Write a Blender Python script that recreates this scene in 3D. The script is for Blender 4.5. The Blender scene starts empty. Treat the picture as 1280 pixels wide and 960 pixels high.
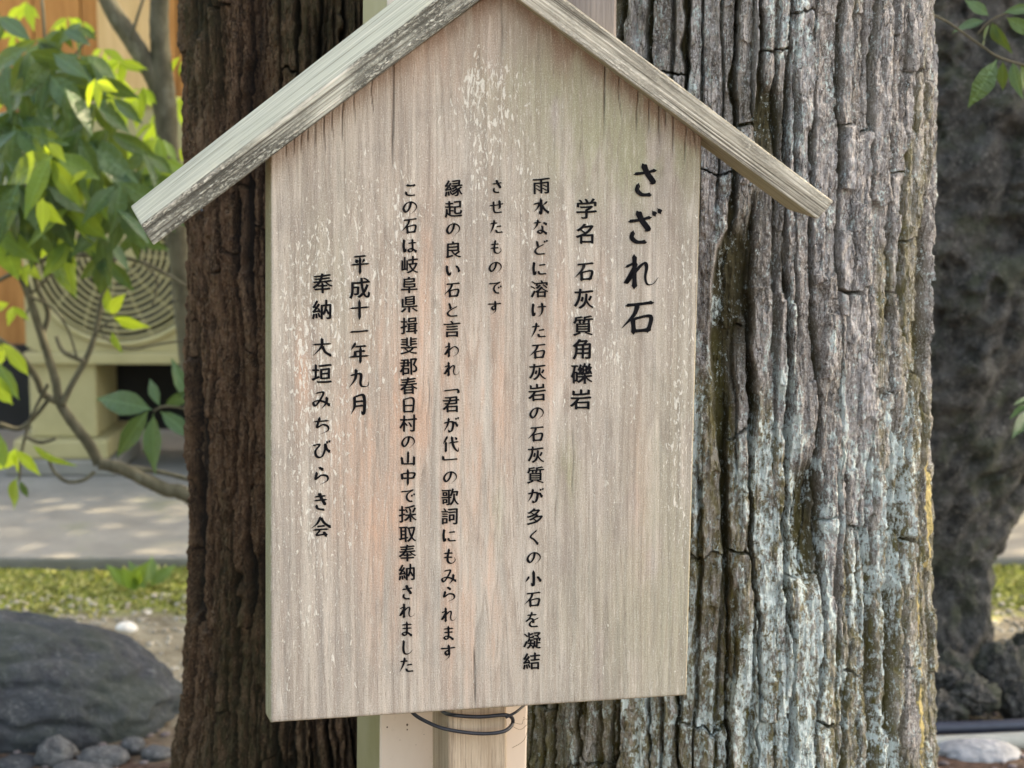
import bpy, bmesh, math, random
import numpy as np
from mathutils import Vector, Matrix

random.seed(7)
SC = bpy.context.scene
R_ = math.radians

# ------------------------------------------------------------------ camera
CAM = Vector((0.0, -2.0, 1.35)); PITCH = R_(8.0); FPX = 2400.0
cam_d = bpy.data.cameras.new('camera'); cam = bpy.data.objects.new('camera', cam_d)
SC.collection.objects.link(cam); SC.camera = cam
cam.location = CAM; cam.rotation_euler = (math.pi/2 - PITCH, 0, 0)
cam_d.sensor_width = 36; cam_d.lens = FPX/1280*36
cam_d.clip_start = 0.05; cam_d.clip_end = 1000
cam_d.dof.use_dof = True; cam_d.dof.focus_distance = 2.04; cam_d.dof.aperture_fstop = 8.5

# ------------------------------------------------------------------ world, sun, exposure
SUN_DIR = Vector((0.62, 0.34, 0.85)).normalized()
w = bpy.data.worlds.new('World'); SC.world = w; w.use_nodes = True
nt = w.node_tree; nt.nodes.clear()
sky = nt.nodes.new('ShaderNodeTexSky'); sky.sky_type = 'NISHITA'; sky.sun_disc = False
sky.sun_elevation = math.asin(SUN_DIR.z)
sky.sun_rotation = math.atan2(SUN_DIR.x, SUN_DIR.y)
sky.air_density = 1.0; sky.dust_density = 3.0; sky.ozone_density = 0.6
bg = nt.nodes.new('ShaderNodeBackground'); bg.inputs[1].default_value = 0.15
wo = nt.nodes.new('ShaderNodeOutputWorld')
nt.links.new(sky.outputs[0], bg.inputs[0]); nt.links.new(bg.outputs[0], wo.inputs[0])
sd = bpy.data.lights.new('sun', 'SUN'); sd.energy = 2.8; sd.angle = R_(0.6); sd.color = (1, 0.93, 0.8)
so = bpy.data.objects.new('sun', sd); SC.collection.objects.link(so)
so.rotation_euler = (-SUN_DIR).to_track_quat('-Z', 'Y').to_euler(); so.location = (3, 2, 6)
SC.view_settings.view_transform = 'Standard'; SC.view_settings.look = 'None'
SC.view_settings.exposure = 2.62; SC.view_settings.gamma = 1.0
SC.view_settings.use_white_balance = True; SC.view_settings.white_balance_temperature = 8800; SC.view_settings.white_balance_tint = 10

# ------------------------------------------------------------------ image geometry: photo pixel (1280x960) -> ray -> place in the world
FWD = Vector((0, math.cos(PITCH), -math.sin(PITCH))); UP = Vector((0, math.sin(PITCH), math.cos(PITCH)))
def ray(px, py): return FWD*FPX + Vector((px-640, 0, 0)) - UP*(py-480)
def at_y(px, py, y):
    d = ray(px, py); return CAM + d*((y-CAM.y)/d.y)
def at_z(px, py, z=0.0):
    d = ray(px, py); return CAM + d*((z-CAM.z)/d.z)
def mpp(y): return (y-CAM.y)/FPX            # metres per photo pixel at depth y

# ------------------------------------------------------------------ numpy noise
def hsh(ix, iy, iz, seed):
    x = ix.astype(np.int64).astype(np.uint64); y = iy.astype(np.int64).astype(np.uint64); z = iz.astype(np.int64).astype(np.uint64)
    with np.errstate(over='ignore'):
        h = x*np.uint64(0x9E3779B97F4A7C15) ^ y*np.uint64(0xC2B2AE3D27D4EB4F) ^ z*np.uint64(0x165667B19E3779F9) ^ np.uint64(seed*7919+13)
        h ^= h >> np.uint64(29); h *= np.uint64(0xBF58476D1CE4E5B9); h ^= h >> np.uint64(32); h *= np.uint64(0x94D049BB133111EB); h ^= h >> np.uint64(29)
    return (h & np.uint64(0xFFFFFF)).astype(np.float64)/float(0xFFFFFF)
Z0 = np.zeros(1)
def n2(x, y, seed=0):
    ix = np.floor(x); iy = np.floor(y); fx = x-ix; fy = y-iy
    fx = fx*fx*(3-2*fx); fy = fy*fy*(3-2*fy); z = np.zeros_like(ix)
    a = hsh(ix, iy, z, seed); b = hsh(ix+1, iy, z, seed); c = hsh(ix, iy+1, z, seed); d = hsh(ix+1, iy+1, z, seed)
    return (a*(1-fx)+b*fx)*(1-fy)+(c*(1-fx)+d*fx)*fy
def f2(x, y, seed=0, o=3):
    s = 0; a = 0.5; t = 0
    for k in range(o):
        s = s+a*n2(x*2**k, y*2**k, seed+k*17); t += a; a *= 0.5
    return s/t
def n3(p, seed=0):
    i = np.floor(p); f = p-i; f = f*f*(3-2*f); r = 0
    for dx in (0, 1):
        for dy in (0, 1):
            for dz in (0, 1):
                wgt = (f[:, 0] if dx else 1-f[:, 0])*(f[:, 1] if dy else 1-f[:, 1])*(f[:, 2] if dz else 1-f[:, 2])
                r = r+wgt*hsh(i[:, 0]+dx, i[:, 1]+dy, i[:, 2]+dz, seed)
    return r
def f3(p, seed=0, o=4):
    s = 0; a = 0.5; t = 0
    for k in range(o):
        s = s+a*n3(p*2**k, seed+k*13); t += a; a *= 0.5
    return s/t
def sst(a, b, x):
    t = np.clip((x-a)/(b-a), 0, 1); return t*t*(3-2*t)
def v1(x, seed, row=None, jit=0.7):          # 1-D cells: edge distance (in cells) and cell index
    i = np.floor(x); r = np.zeros_like(i) if row is None else row
    best = np.full_like(x, 9.0); sec = np.full_like(x, 9.0); idx = np.zeros_like(i)
    for k in (-1, 0, 1):
        c = i+k; pnt = c+0.5+(hsh(c, r, np.zeros_like(i), seed)-0.5)*jit
        d = np.abs(x-pnt); m = d < best
        sec = np.where(m, best, np.minimum(sec, d)); idx = np.where(m, c, idx); best = np.where(m, d, best)
    return (sec-best)*0.5, idx

# ------------------------------------------------------------------ objects
def tag(o, label=None, cat=None, group=None, kind=None):
    if label: o['label'] = label
    if cat: o['category'] = cat
    if group: o['group'] = group
    if kind: o['kind'] = kind
    return o
def link(o, parent=None):
    SC.collection.objects.link(o)
    if parent is not None:
        o.parent = parent
        o.location = -parent.location         # vertices of parts are written in world coordinates
    return o
def empty(name, loc=(0, 0, 0)):
    o = bpy.data.objects.new(name, None); o.location = loc; o.empty_display_size = 0.1
    SC.collection.objects.link(o); return o
def mesh_obj(name, vs, fs, mat, parent=None, smooth=True, attrs=None):
    me = bpy.data.meshes.new(name)
    if isinstance(vs, np.ndarray) and isinstance(fs, np.ndarray):
        k = fs.shape[1]
        me.vertices.add(len(vs)); me.vertices.foreach_set('co', np.ascontiguousarray(vs, dtype=np.float32).ravel())
        me.loops.add(fs.size); me.loops.foreach_set('vertex_index', fs.astype(np.int32).ravel())
        me.polygons.add(len(fs)); me.polygons.foreach_set('loop_start', np.arange(0, fs.size, k, dtype=np.int32))
        me.polygons.foreach_set('loop_total', np.full(len(fs), k, dtype=np.int32))
        me.update(calc_edges=True)
    else:
        me.from_pydata([tuple(v) for v in vs], [], [tuple(f) for f in fs]); me.update()
    me.polygons.foreach_set('use_smooth', np.full(len(me.polygons), smooth, dtype=bool))
    if attrs:
        for kx, val in attrs.items():
            if val.ndim == 1:
                a = me.attributes.new(kx, 'FLOAT', 'POINT'); a.data.foreach_set('value', val.astype(np.float32))
            else:
                a = me.attributes.new(kx, 'FLOAT_VECTOR', 'POINT'); a.data.foreach_set('vector', np.ascontiguousarray(val, dtype=np.float32).ravel())
    me.materials.append(mat)
    return link(bpy.data.objects.new(name, me), parent)

# ------------------------------------------------------------------ node helper
class NT:
    def __init__(s, name):
        s.m = bpy.data.materials.new(name); s.m.use_nodes = True; s.t = s.m.node_tree
        s.b = s.t.nodes['Principled BSDF']; s.out = s.t.nodes['Material Output']
    def n(s, t): return s.t.nodes.new(t)
    def l(s, a, b): s.t.links.new(a, b)
    def put(s, inp, v):
        if hasattr(v, 'links') or isinstance(v, bpy.types.NodeSocket): s.l(v, inp)
        elif isinstance(v, (tuple, list)) and len(v) == 3 and inp.type == 'RGBA': inp.default_value = (*v, 1)
        else: inp.default_value = v
    def obj(s): return s.n('ShaderNodeTexCoord').outputs['Object']
    def attr(s, name, vec=False):
        a = s.n('ShaderNodeAttribute'); a.attribute_name = name; return a.outputs['Vector' if vec else 'Fac']
    def scale(s, v, sc, loc=(0, 0, 0)):
        m = s.n('ShaderNodeMapping'); s.l(v, m.inputs[0]); m.inputs['Scale'].default_value = sc; m.inputs['Location'].default_value = loc; return m.outputs[0]
    def noise(s, v, sc=1.0, det=4, rough=0.55, dist=0.0):
        n = s.n('ShaderNodeTexNoise'); s.l(v, n.inputs['Vector']); n.inputs['Scale'].default_value = sc
        n.inputs['Detail'].default_value = det; n.inputs['Roughness'].default_value = rough; n.inputs['Distortion'].default_value = dist
        return n.outputs['Fac']
    def vor(s, v, sc=1.0, feat='F1', out='Distance'):
        n = s.n('ShaderNodeTexVoronoi'); s.l(v, n.inputs['Vector']); n.inputs['Scale'].default_value = sc; n.feature = feat; return n.outputs[out]
    def ramp(s, f, stops):
        r = s.n('ShaderNodeValToRGB'); s.l(f, r.inputs[0]); e = r.color_ramp.elements
        while len(e) < len(stops): e.new(0.5)
        for k, (p, c) in enumerate(stops):
            e[k].position = p; e[k].color = (c, c, c, 1) if not isinstance(c, (tuple, list)) else (*c, 1)
        return r.outputs[0]
    def mix(s, f, a, b, mode='MIX'):
        m = s.n('ShaderNodeMix'); m.data_type = 'RGBA'; m.blend_type = mode
        s.put(m.inputs[0], f); s.put(m.inputs[6], a); s.put(m.inputs[7], b); return m.outputs[2]
    def math(s, op, a, b=0.0, c=0.0):
        m = s.n('ShaderNodeMath'); m.operation = op; s.put(m.inputs[0], a); s.put(m.inputs[1], b); s.put(m.inputs[2], c); return m.outputs[0]
    def bump(s, h, strength=0.5, dist=0.002, prev=None):
        b = s.n('ShaderNodeBump'); s.l(h, b.inputs['Height']); b.inputs['Strength'].default_value = strength; b.inputs['Distance'].default_value = dist
        if prev is not None: s.l(prev, b.inputs['Normal'])
        return b.outputs[0]
    def fin(s, col, rough=0.85, nrm=None, spec=0.3):
        s.put(s.b.inputs['Base Color'], col); s.put(s.b.inputs['Roughness'], rough)
        s.b.inputs['Specular IOR Level'].default_value = spec
        if nrm is not None: s.l(nrm, s.b.inputs['Normal'])
        return s.m

# weathered wood: 'gc' = (across, depth, along the grain) in metres
def wood_nodes(s, lo, hi, pale, seed=0.0, grain=1.0, fleck=0.5):
    g = s.attr('gc', True)
    a = s.noise(s.scale(g, (38, 38, 2.2), (seed, 0, seed)), 1, 5, 0.6, 0.4)
    b = s.noise(s.scale(g, (260*grain, 260*grain, 7), (seed, 1, 0)), 1, 4, 0.6, 0.2)
    c = s.noise(s.scale(g, (900, 900, 60), (seed, 3, 0)), 1, 3, 0.7)
    f = s.math('ADD', s.math('MULTIPLY', a, 0.5), s.math('ADD', s.math('MULTIPLY', b, 0.33), s.math('MULTIPLY', c, 0.17)))
    col = s.mix(s.ramp(f, [(0.36, 0.0), (0.64, 1.0)]), lo, hi)
    return g, a, b, c, col

def mat_board():
    s = NT('weathered_board_wood')
    g, a, b, c, col = wood_nodes(s, (0.33, 0.275, 0.225), (0.56, 0.495, 0.42), None, 0, 0.55)
    band = s.noise(s.scale(g, (95, 95, 1.6), (6, 0, 3)), 1, 4, 0.6, 0.8)
    col = s.mix(s.ramp(band, [(0.36, 0.55), (0.5, 0.0)]), col, (0.29, 0.25, 0.215))
    col = s.mix(s.ramp(band, [(0.5, 0.0), (0.66, 0.6)]), col, (0.63, 0.565, 0.475))
    cloud = s.noise(s.scale(g, (22, 22, 9), (8, 0, 3)), 1, 5, 0.7, 0.6)
    col = s.mix(s.ramp(cloud, [(0.38, 0.45), (0.52, 0.0)]), col, (0.30, 0.27, 0.235))
    col = s.mix(s.math('MULTIPLY', s.attr('pink'), s.ramp(s.noise(s.scale(g, (80, 80, 16)), 1, 5, 0.7, 0.8), [(0.32, 0.2), (0.62, 0.95)])), col, (0.63, 0.40, 0.285))
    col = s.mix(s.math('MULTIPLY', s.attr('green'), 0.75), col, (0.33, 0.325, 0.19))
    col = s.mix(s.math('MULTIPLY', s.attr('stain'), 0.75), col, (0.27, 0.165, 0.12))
    col = s.mix(s.math('MULTIPLY', s.attr('pale'), 0.6), col, (0.68, 0.625, 0.54))
    rg = s.noise(s.scale(g, (16, 16, 0.9), (3, 0, 5)), 1, 3, 0.45, 0.3)
    rr = s.math('FRACT', s.math('MULTIPLY', rg, 17.0))
    ringm = s.ramp(rr, [(0.0, 0.0), (0.72, 0.35), (0.9, 1.0), (1.0, 0.0)])
    col = s.mix(s.math('MULTIPLY', ringm, 0.42), col, (0.25, 0.20, 0.16))
    fib = s.noise(s.scale(g, (420, 420, 26), (4, 0, 0)), 1, 6, 0.8, 0.3)
    col = s.mix(s.ramp(fib, [(0.32, 0.7), (0.45, 0.0)]), col, (0.15, 0.115, 0.09))
    col = s.mix(s.ramp(s.noise(s.scale(g, (330, 330, 34), (9, 0, 0)), 1, 6, 0.8), [(0.54, 0.0), (0.66, 0.6)]), col, (0.68, 0.62, 0.53))
    inv = s.math('MULTIPLY', s.math('SUBTRACT', 1.0, s.attr('fleck')), 0.30)
    v = s.noise(s.scale(g, (330, 330, 105), (1.3, 0, 2)), 1, 3, 0.6, 0.6)
    fm = s.ramp(s.math('SUBTRACT', v, inv), [(0.535, 0.0), (0.585, 1.0)])
    col = s.mix(s.math('MULTIPLY', fm, 0.82), col, (0.76, 0.72, 0.63))
    v2 = s.noise(s.scale(g, (130, 130, 34), (7.3, 0, 2)), 1, 3, 0.6, 0.9)
    fm2 = s.ramp(s.math('SUBTRACT', v2, inv), [(0.63, 0.0), (0.665, 1.0)])
    col = s.mix(s.math('MULTIPLY', fm2, 0.85), col, (0.75, 0.72, 0.63))
    sp = s.noise(s.scale(g, (850, 850, 620)), 1, 3, 0.7)
    col = s.mix(s.ramp(sp, [(0.33, 0.5), (0.46, 0.0)]), col, (0.20, 0.165, 0.13))
    col = s.mix(s.ramp(sp, [(0.54, 0.0), (0.66, 0.4)]), col, (0.74, 0.68, 0.59))
    ck = s.attr('crack')
    col = s.mix(ck, col, (0.05, 0.035, 0.028))
    h = s.math('ADD', s.math('MULTIPLY', fib, 0.8), s.math('ADD', s.math('MULTIPLY', fm, 0.35), s.math('MULTIPLY', sp, 0.5)))
    h = s.math('SUBTRACT', h, s.math('MULTIPLY', ck, 2.0))
    return s.fin(col, 0.85, s.bump(h, 0.8, 0.0014), 0.2)

def mat_roof(name, lo, hi, top, pit):
    s = NT(name)
    g, a, b, c, col = wood_nodes(s, lo, hi, None, 5, 1.0)
    ridge = s.noise(s.scale(g, (330, 330, 3.5), (2, 0, 0)), 1, 4, 0.65, 0.6)
    col = s.mix(s.ramp(ridge, [(0.37, 1.0), (0.49, 0.0)]), col, (0.13, 0.115, 0.09))
    col = s.mix(s.ramp(ridge, [(0.52, 0.0), (0.62, 0.85)]), col, (0.76, 0.72, 0.61))
    # weathering pits and black mould in the middle of the front edge
    pt = s.noise(s.scale(g, (520, 520, 210), (8, 0, 0)), 1, 4, 0.8, 0.5)
    big = s.noise(s.scale(g, (40, 40, 11), (3, 0, 0)), 1, 3)
    pm = s.math('MULTIPLY', s.ramp(pt, [(0.44, 0.0), (0.53, 1.0)]), s.math('MULTIPLY', s.ramp(big, [(0.36, 0.0), (0.54, 1.0)]), s.math('MULTIPLY', s.attr('front'), pit)))
    col = s.mix(s.math('MULTIPLY', pm, 0.85), col, (0.085, 0.08, 0.065))
    # algae on the weather side
    al = s.math('MULTIPLY', s.math('SUBTRACT', 1.0, s.attr('front')), s.ramp(a, [(0.3, 0.5), (0.6, 0.95)]))
    col = s.mix(s.math('MULTIPLY', al, 0.55), col, top)
    h = s.math('SUBTRACT', s.math('ADD', s.math('MULTIPLY', ridge, 1.3), s.math('MULTIPLY', c, 0.3)), s.math('MULTIPLY', pm, 0.6))
    return s.fin(col, 0.9, s.bump(h, 0.9, 0.003), 0.2)

def mat_post_wood():
    s = NT('post_wood')
    g, a, b, c, col = wood_nodes(s, (0.30, 0.22, 0.15), (0.58, 0.47, 0.35), None, 9, 1.0)
    fib = s.noise(s.scale(g, (420, 420, 9), (4, 0, 0)), 1, 5, 0.75)
    col = s.mix(s.ramp(fib, [(0.34, 0.8), (0.48, 0.0)]), col, (0.15, 0.11, 0.08))
    return s.fin(col, 0.85, s.bump(fib, 0.7, 0.0015), 0.25)

def mat_grey_plank():
    s = NT('grey_plank_wood')
    g, a, b, c, col = wood_nodes(s, (0.12, 0.105, 0.10), (0.26, 0.235, 0.23), None, 15, 1.0)
    return s.fin(col, 0.9, s.bump(b, 0.7, 0.002), 0.2)

def mat_bark(name, plates, groove, inner, lichen=None):
    s = NT(name); o = s.obj()
    gv = s.attr('groove'); pid = s.attr('pid'); t = s.attr('bu', True)
    col = s.ramp(pid, [(k/(len(plates)-1), c) for k, c in enumerate(plates)])
    patch = s.noise(s.scale(o, (45, 45, 14), (2, 7, 0)), 1, 5, 0.7, 0.5)
    col = s.mix(s.ramp(patch, [(0.40, 0.75), (0.52, 0.0)]), col, tuple(c*0.40 for c in plates[1]))
    fib = s.noise(s.scale(o, (420, 420, 42)), 1, 6, 0.8, 0.5)
    col = s.mix(s.ramp(fib, [(0.34, 0.9), (0.47, 0.0)]), col, inner)
    crk = s.vor(s.scale(o, (150, 150, 24), (3, 0, 0)), 1, 'DISTANCE_TO_EDGE')
    crm = s.math('MULTIPLY', s.ramp(crk, [(0.0, 1.0), (0.07, 0.0)]), s.ramp(s.noise(s.scale(o, (60, 60, 20), (6, 0, 0)), 1, 3), [(0.40, 0.0), (0.52, 1.0)]))
    col = s.mix(s.math('MULTIPLY', crm, 0.9), col, inner)
    pale = [min(1, c*1.7) for c in plates[-1]]
    mott = s.noise(s.scale(o, (420, 420, 260), (5, 0, 0)), 1, 5, 0.85)
    col = s.mix(s.ramp(mott, [(0.53, 0.0), (0.64, 0.75)]), col, tuple(pale))
    col = s.mix(s.ramp(mott, [(0.36, 0.7), (0.45, 0.0)]), col, tuple(c*0.35 for c in plates[1]))
    mo = s.math('MULTIPLY', s.attr('moss'), s.ramp(s.noise(s.scale(o, (90, 90, 30), (1, 0, 0)), 1, 4, 0.7), [(0.35, 0.2), (0.6, 1.0)]))
    col = s.mix(mo, col, groove)
    col = s.mix(s.math('MULTIPLY', gv, 0.97), col, s.mix(s.attr('moss'), inner, tuple(c*0.42 for c in groove)))
    h = s.math('SUBTRACT', s.math('ADD', s.math('MULTIPLY', fib, 1.2), s.math('MULTIPLY', mott, 0.9)), s.math('MULTIPLY', crm, 0.8))
    spn = s.noise(s.scale(o, (900, 900, 500), (3, 0, 0)), 1, 3, 0.75)
    if lichen:
        l = s.attr('lichen')
        ea = s.math('SUBTRACT', s.noise(s.scale(o, (300, 300, 170), (7, 0, 0)), 1, 5, 0.85), 0.5)
        eb = s.math('SUBTRACT', s.noise(s.scale(o, (90, 90, 50), (17, 0, 0)), 1, 4, 0.7), 0.5)
        e = s.math('ADD', s.math('MULTIPLY', l, 0.78), s.math('ADD', s.math('MULTIPLY', ea, 4.2), s.math('MULTIPLY', eb, 2.4)))
        lm = s.ramp(e, [(0.47, 0.0), (0.53, 1.0)])
        lc = s.mix(s.ramp(spn, [(0.36, 0.0), (0.55, 1.0)]), (0.52, 0.65, 0.62), lichen)
        lc = s.mix(s.ramp(mott, [(0.5, 0.0), (0.62, 0.8)]), lc, (0.86, 0.90, 0.88))
        col = s.mix(s.math('MULTIPLY', lm, 0.95), col, lc)
        # white specks
        wsp = s.ramp(s.noise(s.scale(o, (420, 420, 330), (11, 0, 0)), 1, 3, 0.7), [(0.60, 0.0), (0.64, 0.8)])
        wsp = s.math('MULTIPLY', wsp, s.math('SUBTRACT', 1.0, s.math('MAXIMUM', gv, mo)))
        col = s.mix(wsp, col, (0.80, 0.83, 0.80))
        rw = s.attr('yellow_edge')
        rm = s.ramp(s.math('ADD', rw, s.math('MULTIPLY', s.math('SUBTRACT', fib, 0.5), 1.2)), [(0.52, 0.0), (0.62, 1.0)])
        col = s.mix(rm, col, (0.74, 0.60, 0.27))
        h = s.math('ADD', h, s.math('MULTIPLY', lm, 0.6))
    h = s.math('ADD', h, s.math('MULTIPLY', spn, 0.5))
    return s.fin(col, 0.72 if lichen else 0.85, s.bump(h, 1.0, 0.0034), 0.3)

def mat_leaf(name, c1, c2, trans, rough=0.4):
    s = NT(name); o = s.obj()
    info = s.n('ShaderNodeObjectInfo').outputs['Random']
    n = s.noise(o, 3.0, 3)
    col = s.mix(s.math('ADD', s.math('MULTIPLY', info, 0.7), s.math('MULTIPLY', n, 0.3)), c1, c2)
    sep = s.n('ShaderNodeSeparateXYZ'); s.l(o, sep.inputs[0])
    mid = s.ramp(s.math('ABSOLUTE', sep.outputs[0]), [(0.0, 1.0), (0.02, 0.0)])
    col = s.mix(s.math('MULTIPLY', mid, 0.5), col, tuple(min(1, x*1.8+0.03) for x in c2))
    s.fin(col, rough, s.bump(s.noise(s.scale(o, (9, 22, 9)), 1, 3), 0.35, 0.03), 0.5)
    tr = s.n('ShaderNodeBsdfTranslucent'); s.l(s.mix(0.6, col, (0.55, 0.72, 0.06), 'MIX'), tr.inputs[0])
    mx = s.n('ShaderNodeMixShader'); mx.inputs[0].default_value = trans
    s.l(s.b.outputs[0], mx.inputs[1]); s.l(tr.outputs[0], mx.inputs[2]); s.l(mx.outputs[0], s.out.inputs[0])
    return s.m

def mat_simple(name, c1, c2, sc=20, rough=0.8, bump=0.4, dist=0.004, spec=0.3, st=(1, 1, 1), det=5, ramp=(0.35, 0.65), extra=None):
    s = NT(name); o = s.scale(s.obj(), st)
    n = s.noise(o, sc, det, 0.65)
    col = s.mix(s.ramp(n, [(ramp[0], 0.0), (ramp[1], 1.0)]), c1, c2)
    if extra:
        c3, sc3, lo, hi = extra
        col = s.mix(s.ramp(s.noise(o, sc3, 4, 0.7), [(lo, 0.0), (hi, 1.0)]), col, c3)
    return s.fin(col, rough, s.bump(n, bump, dist) if bump else None, spec)

M = {}
M['board'] = mat_board()
M['roof_l'] = mat_roof('roof_wood_algae', (0.38, 0.37, 0.30), (0.60, 0.59, 0.49), (0.47, 0.48, 0.37), 1.0)
M['roof_r'] = mat_roof('roof_wood_dry', (0.38, 0.35, 0.28), (0.62, 0.58, 0.48), (0.36, 0.38, 0.28), 0.45)
M['post'] = mat_post_wood(); M['plank'] = mat_grey_plank()
def mat_cream():
    s = NT('cream_painted_metal'); o = s.scale(s.obj(), (1, 1, 0.3))
    n = s.noise(o, 14, 5, 0.65)
    col = s.mix(s.ramp(n, [(0.35, 0.0), (0.65, 1.0)]), (0.62, 0.535, 0.45), (0.69, 0.60, 0.51))
    col = s.mix(s.ramp(s.noise(s.obj(), 70, 5, 0.8), [(0.60, 0.0), (0.72, 0.35)]), col, (0.36, 0.29, 0.21))
    # shade and green reflection on the side faces, painted as olive colour
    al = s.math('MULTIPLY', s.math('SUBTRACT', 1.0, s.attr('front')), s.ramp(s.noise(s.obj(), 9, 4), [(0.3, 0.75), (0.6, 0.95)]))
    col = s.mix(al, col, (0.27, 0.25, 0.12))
    return s.fin(col, 0.5, s.bump(n, 0.06, 0.001), 0.35)
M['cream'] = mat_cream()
M['cable'] = mat_simple('black_cable', (0.012, 0.013, 0.018), (0.03, 0.032, 0.04), 60, 0.45, 0.1, 0.0005, 0.5)
def mat_ink():
    s = NT('ink'); o = s.obj()
    n = s.noise(s.scale(o, (700, 700, 60)), 1, 4, 0.75); n2_ = s.noise(s.scale(o, (900, 900, 500)), 1, 3, 0.7)
    col = s.mix(s.ramp(n, [(0.4, 0.0), (0.66, 1.0)]), (0.004, 0.004, 0.005), (0.012, 0.0115, 0.013))
    wear = s.math('MAXIMUM', s.ramp(n, [(0.66, 0.0), (0.74, 0.7)]), s.ramp(n2_, [(0.70, 0.0), (0.76, 0.6)]))
    col = s.mix(wear, col, (0.23, 0.20, 0.175))
    return s.fin(col, 0.8, s.bump(n, 0.5, 0.0006), 0.08)
M['ink'] = mat_ink()

# ------------------------------------------------------------------ trunks
def make_trunk(cx, cy, rad, dense, ncol, zlo, zhi, nrow, seed, P):
    """grid wrapped round a tapered axis; bark relief is real displacement"""
    th_d = np.linspace(-dense, dense, ncol)
    th_b = np.linspace(dense, 2*math.pi-dense, 60)[1:]
    th = np.concatenate([th_d, th_b]); th = th[:-1]            # wraps to the first column
    z = np.concatenate([np.linspace(-0.1, zlo, 40)[:-1], np.linspace(zlo, zhi, nrow), np.linspace(zhi, P.get('top', 4.5), 60)[1:]])
    T, Zg = np.meshgrid(th, z)
    Tn = np.where(T > math.pi, T-2*math.pi, T)
    Rz = rad(Zg)
    u = Tn*rad(np.full(1, 1.0))[0]; v = Zg
    nk = 0.0035*(f2(u*90, v*42, seed+50, 3)-0.5)*2
    wu = P['warp']*(f2(u*7, v*3.0, seed, 3)-0.5)+P['warp']*0.40*(f2(u*24, v*8, seed+5, 3)-0.5)+nk
    e1, i1 = v1((u+wu)/P['su'], seed+1, None, 0.95)
    e1 = e1*P['su']
    vv = v+hsh(i1, np.zeros_like(i1), np.zeros_like(i1), seed+2)*5+0.03*(f2(u*55, v*12, seed+8)-0.5)+P['slant']*0.25*u*(hsh(i1, np.zeros_like(i1), np.zeros_like(i1), seed+22)-0.5)
    e2, i2 = v1(vv/P['sv'], seed+3, i1, 0.95); e2 = e2*P['sv']
    pid = hsh(i1, i2, np.zeros_like(i1), seed+4); pid2 = hsh(i1, i2, np.ones_like(i1), seed+4)
    gwn = n2(u*17, v*6, seed+6); gw = P['gw']*(0.30+1.9*gwn**1.6+1.9*sst(0.68, 0.85, gwn))
    gd = sst(0.10, 0.50, n2(u*13+9, v*4.0, seed+7)+0.20)
    g1 = 1-sst(0.35, 1, e1/gw)
    g2 = (1-sst(0.3, 1, e2/(gw*0.35+0.0014)))*sst(0.40, 0.5, pid)
    # second set of cracks, finer, coming and going
    wu2 = 0.022*(f2(u*16+5, v*5.5, seed+21, 3)-0.5)+nk*0.8
    e3, i3 = v1((u+wu2)/(P['su']*0.50), seed+11, None, 0.95); e3 = e3*P['su']*0.50
    g3 = (1-sst(0.2, 1, e3/(0.0036*(0.4+1.3*n2(u*40, v*9, seed+61)))))*sst(0.44, 0.64, n2(u*22, v*7, seed+12))
    e4, i4 = v1((v+0.25*u*(hsh(i3, i3, i3, seed+23)-0.5)+hsh(i3, np.zeros_like(i1), np.ones_like(i1), seed+13)*3+0.02*f2(u*100, v*30, seed+14))/(P['sv']*0.42), seed+15, i3, 0.95)
    st = hsh(i3, i4, np.zeros_like(i1), seed+16)
    G = np.clip(np.maximum(g1*gd, g2), 0, 1)
    dome = sst(0, 0.004, e1)
    fibre = f2(u*330, v*16, seed+30, 3)-0.5
    fl = f2(u*48, v*7, seed+33, 4)
    fq = (fl*9) % 1
    terr = (np.floor(fl*9)+sst(0.0, 0.18, fq))/9-0.55
    knob = f2(u*170, v*90, seed+44, 4)-0.5
    h = -P['depth']*G+P['depth']*0.10*(dome-1)+P['depth']*0.60*(pid2-0.5)*sst(0.0, 0.004, e1)-P['depth']*0.70*g3+P['depth']*0.46*(st-0.5)*(1-G) \
        + 0.0042*fibre*P['rough']+P['depth']*0.8*terr*(1-G*0.6)+0.0075*knob*P['rough']+0.0040*(np.abs(f2(u*120+3, v*34, seed+48, 3)-0.5)*2-0.3)*P['rough']+0.004*(f2(u*9, v*3, seed+45, 2)-0.5)
    lob = 0.018*np.sin(3*T+1.3+0.3*np.sin(v*1.7))+0.012*np.sin(7*T+v*0.8)
    blend = 1-sst(dense*1.02, dense*1.25, np.abs(Tn))*0.4
    Rr = Rz*(1+lob)+h*blend
    ang = T-math.pi/2
    X = cx+Rr*np.cos(ang); Y = cy+Rr*np.sin(ang)
    nr, nc = X.shape
    idx = np.arange(nr*nc).reshape(nr, nc); nx = np.roll(idx, -1, axis=1)
    fs = np.stack([idx[:-1].ravel(), nx[:-1].ravel(), nx[1:].ravel(), idx[1:].ravel()], axis=1)
    vs = np.stack([X.ravel(), Y.ravel(), Zg.ravel()], axis=1)
    groove = np.clip(G+0.6*g3, 0, 1)
    cpid = np.clip(0.55*pid+0.25*st+0.2*fl, 0, 1)
    return vs, fs, dict(u=u, v=v, T=Tn, groove=groove, pid=cpid, G=G, dome=dome, fl=fl, h=h)

print('trunks')
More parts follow.
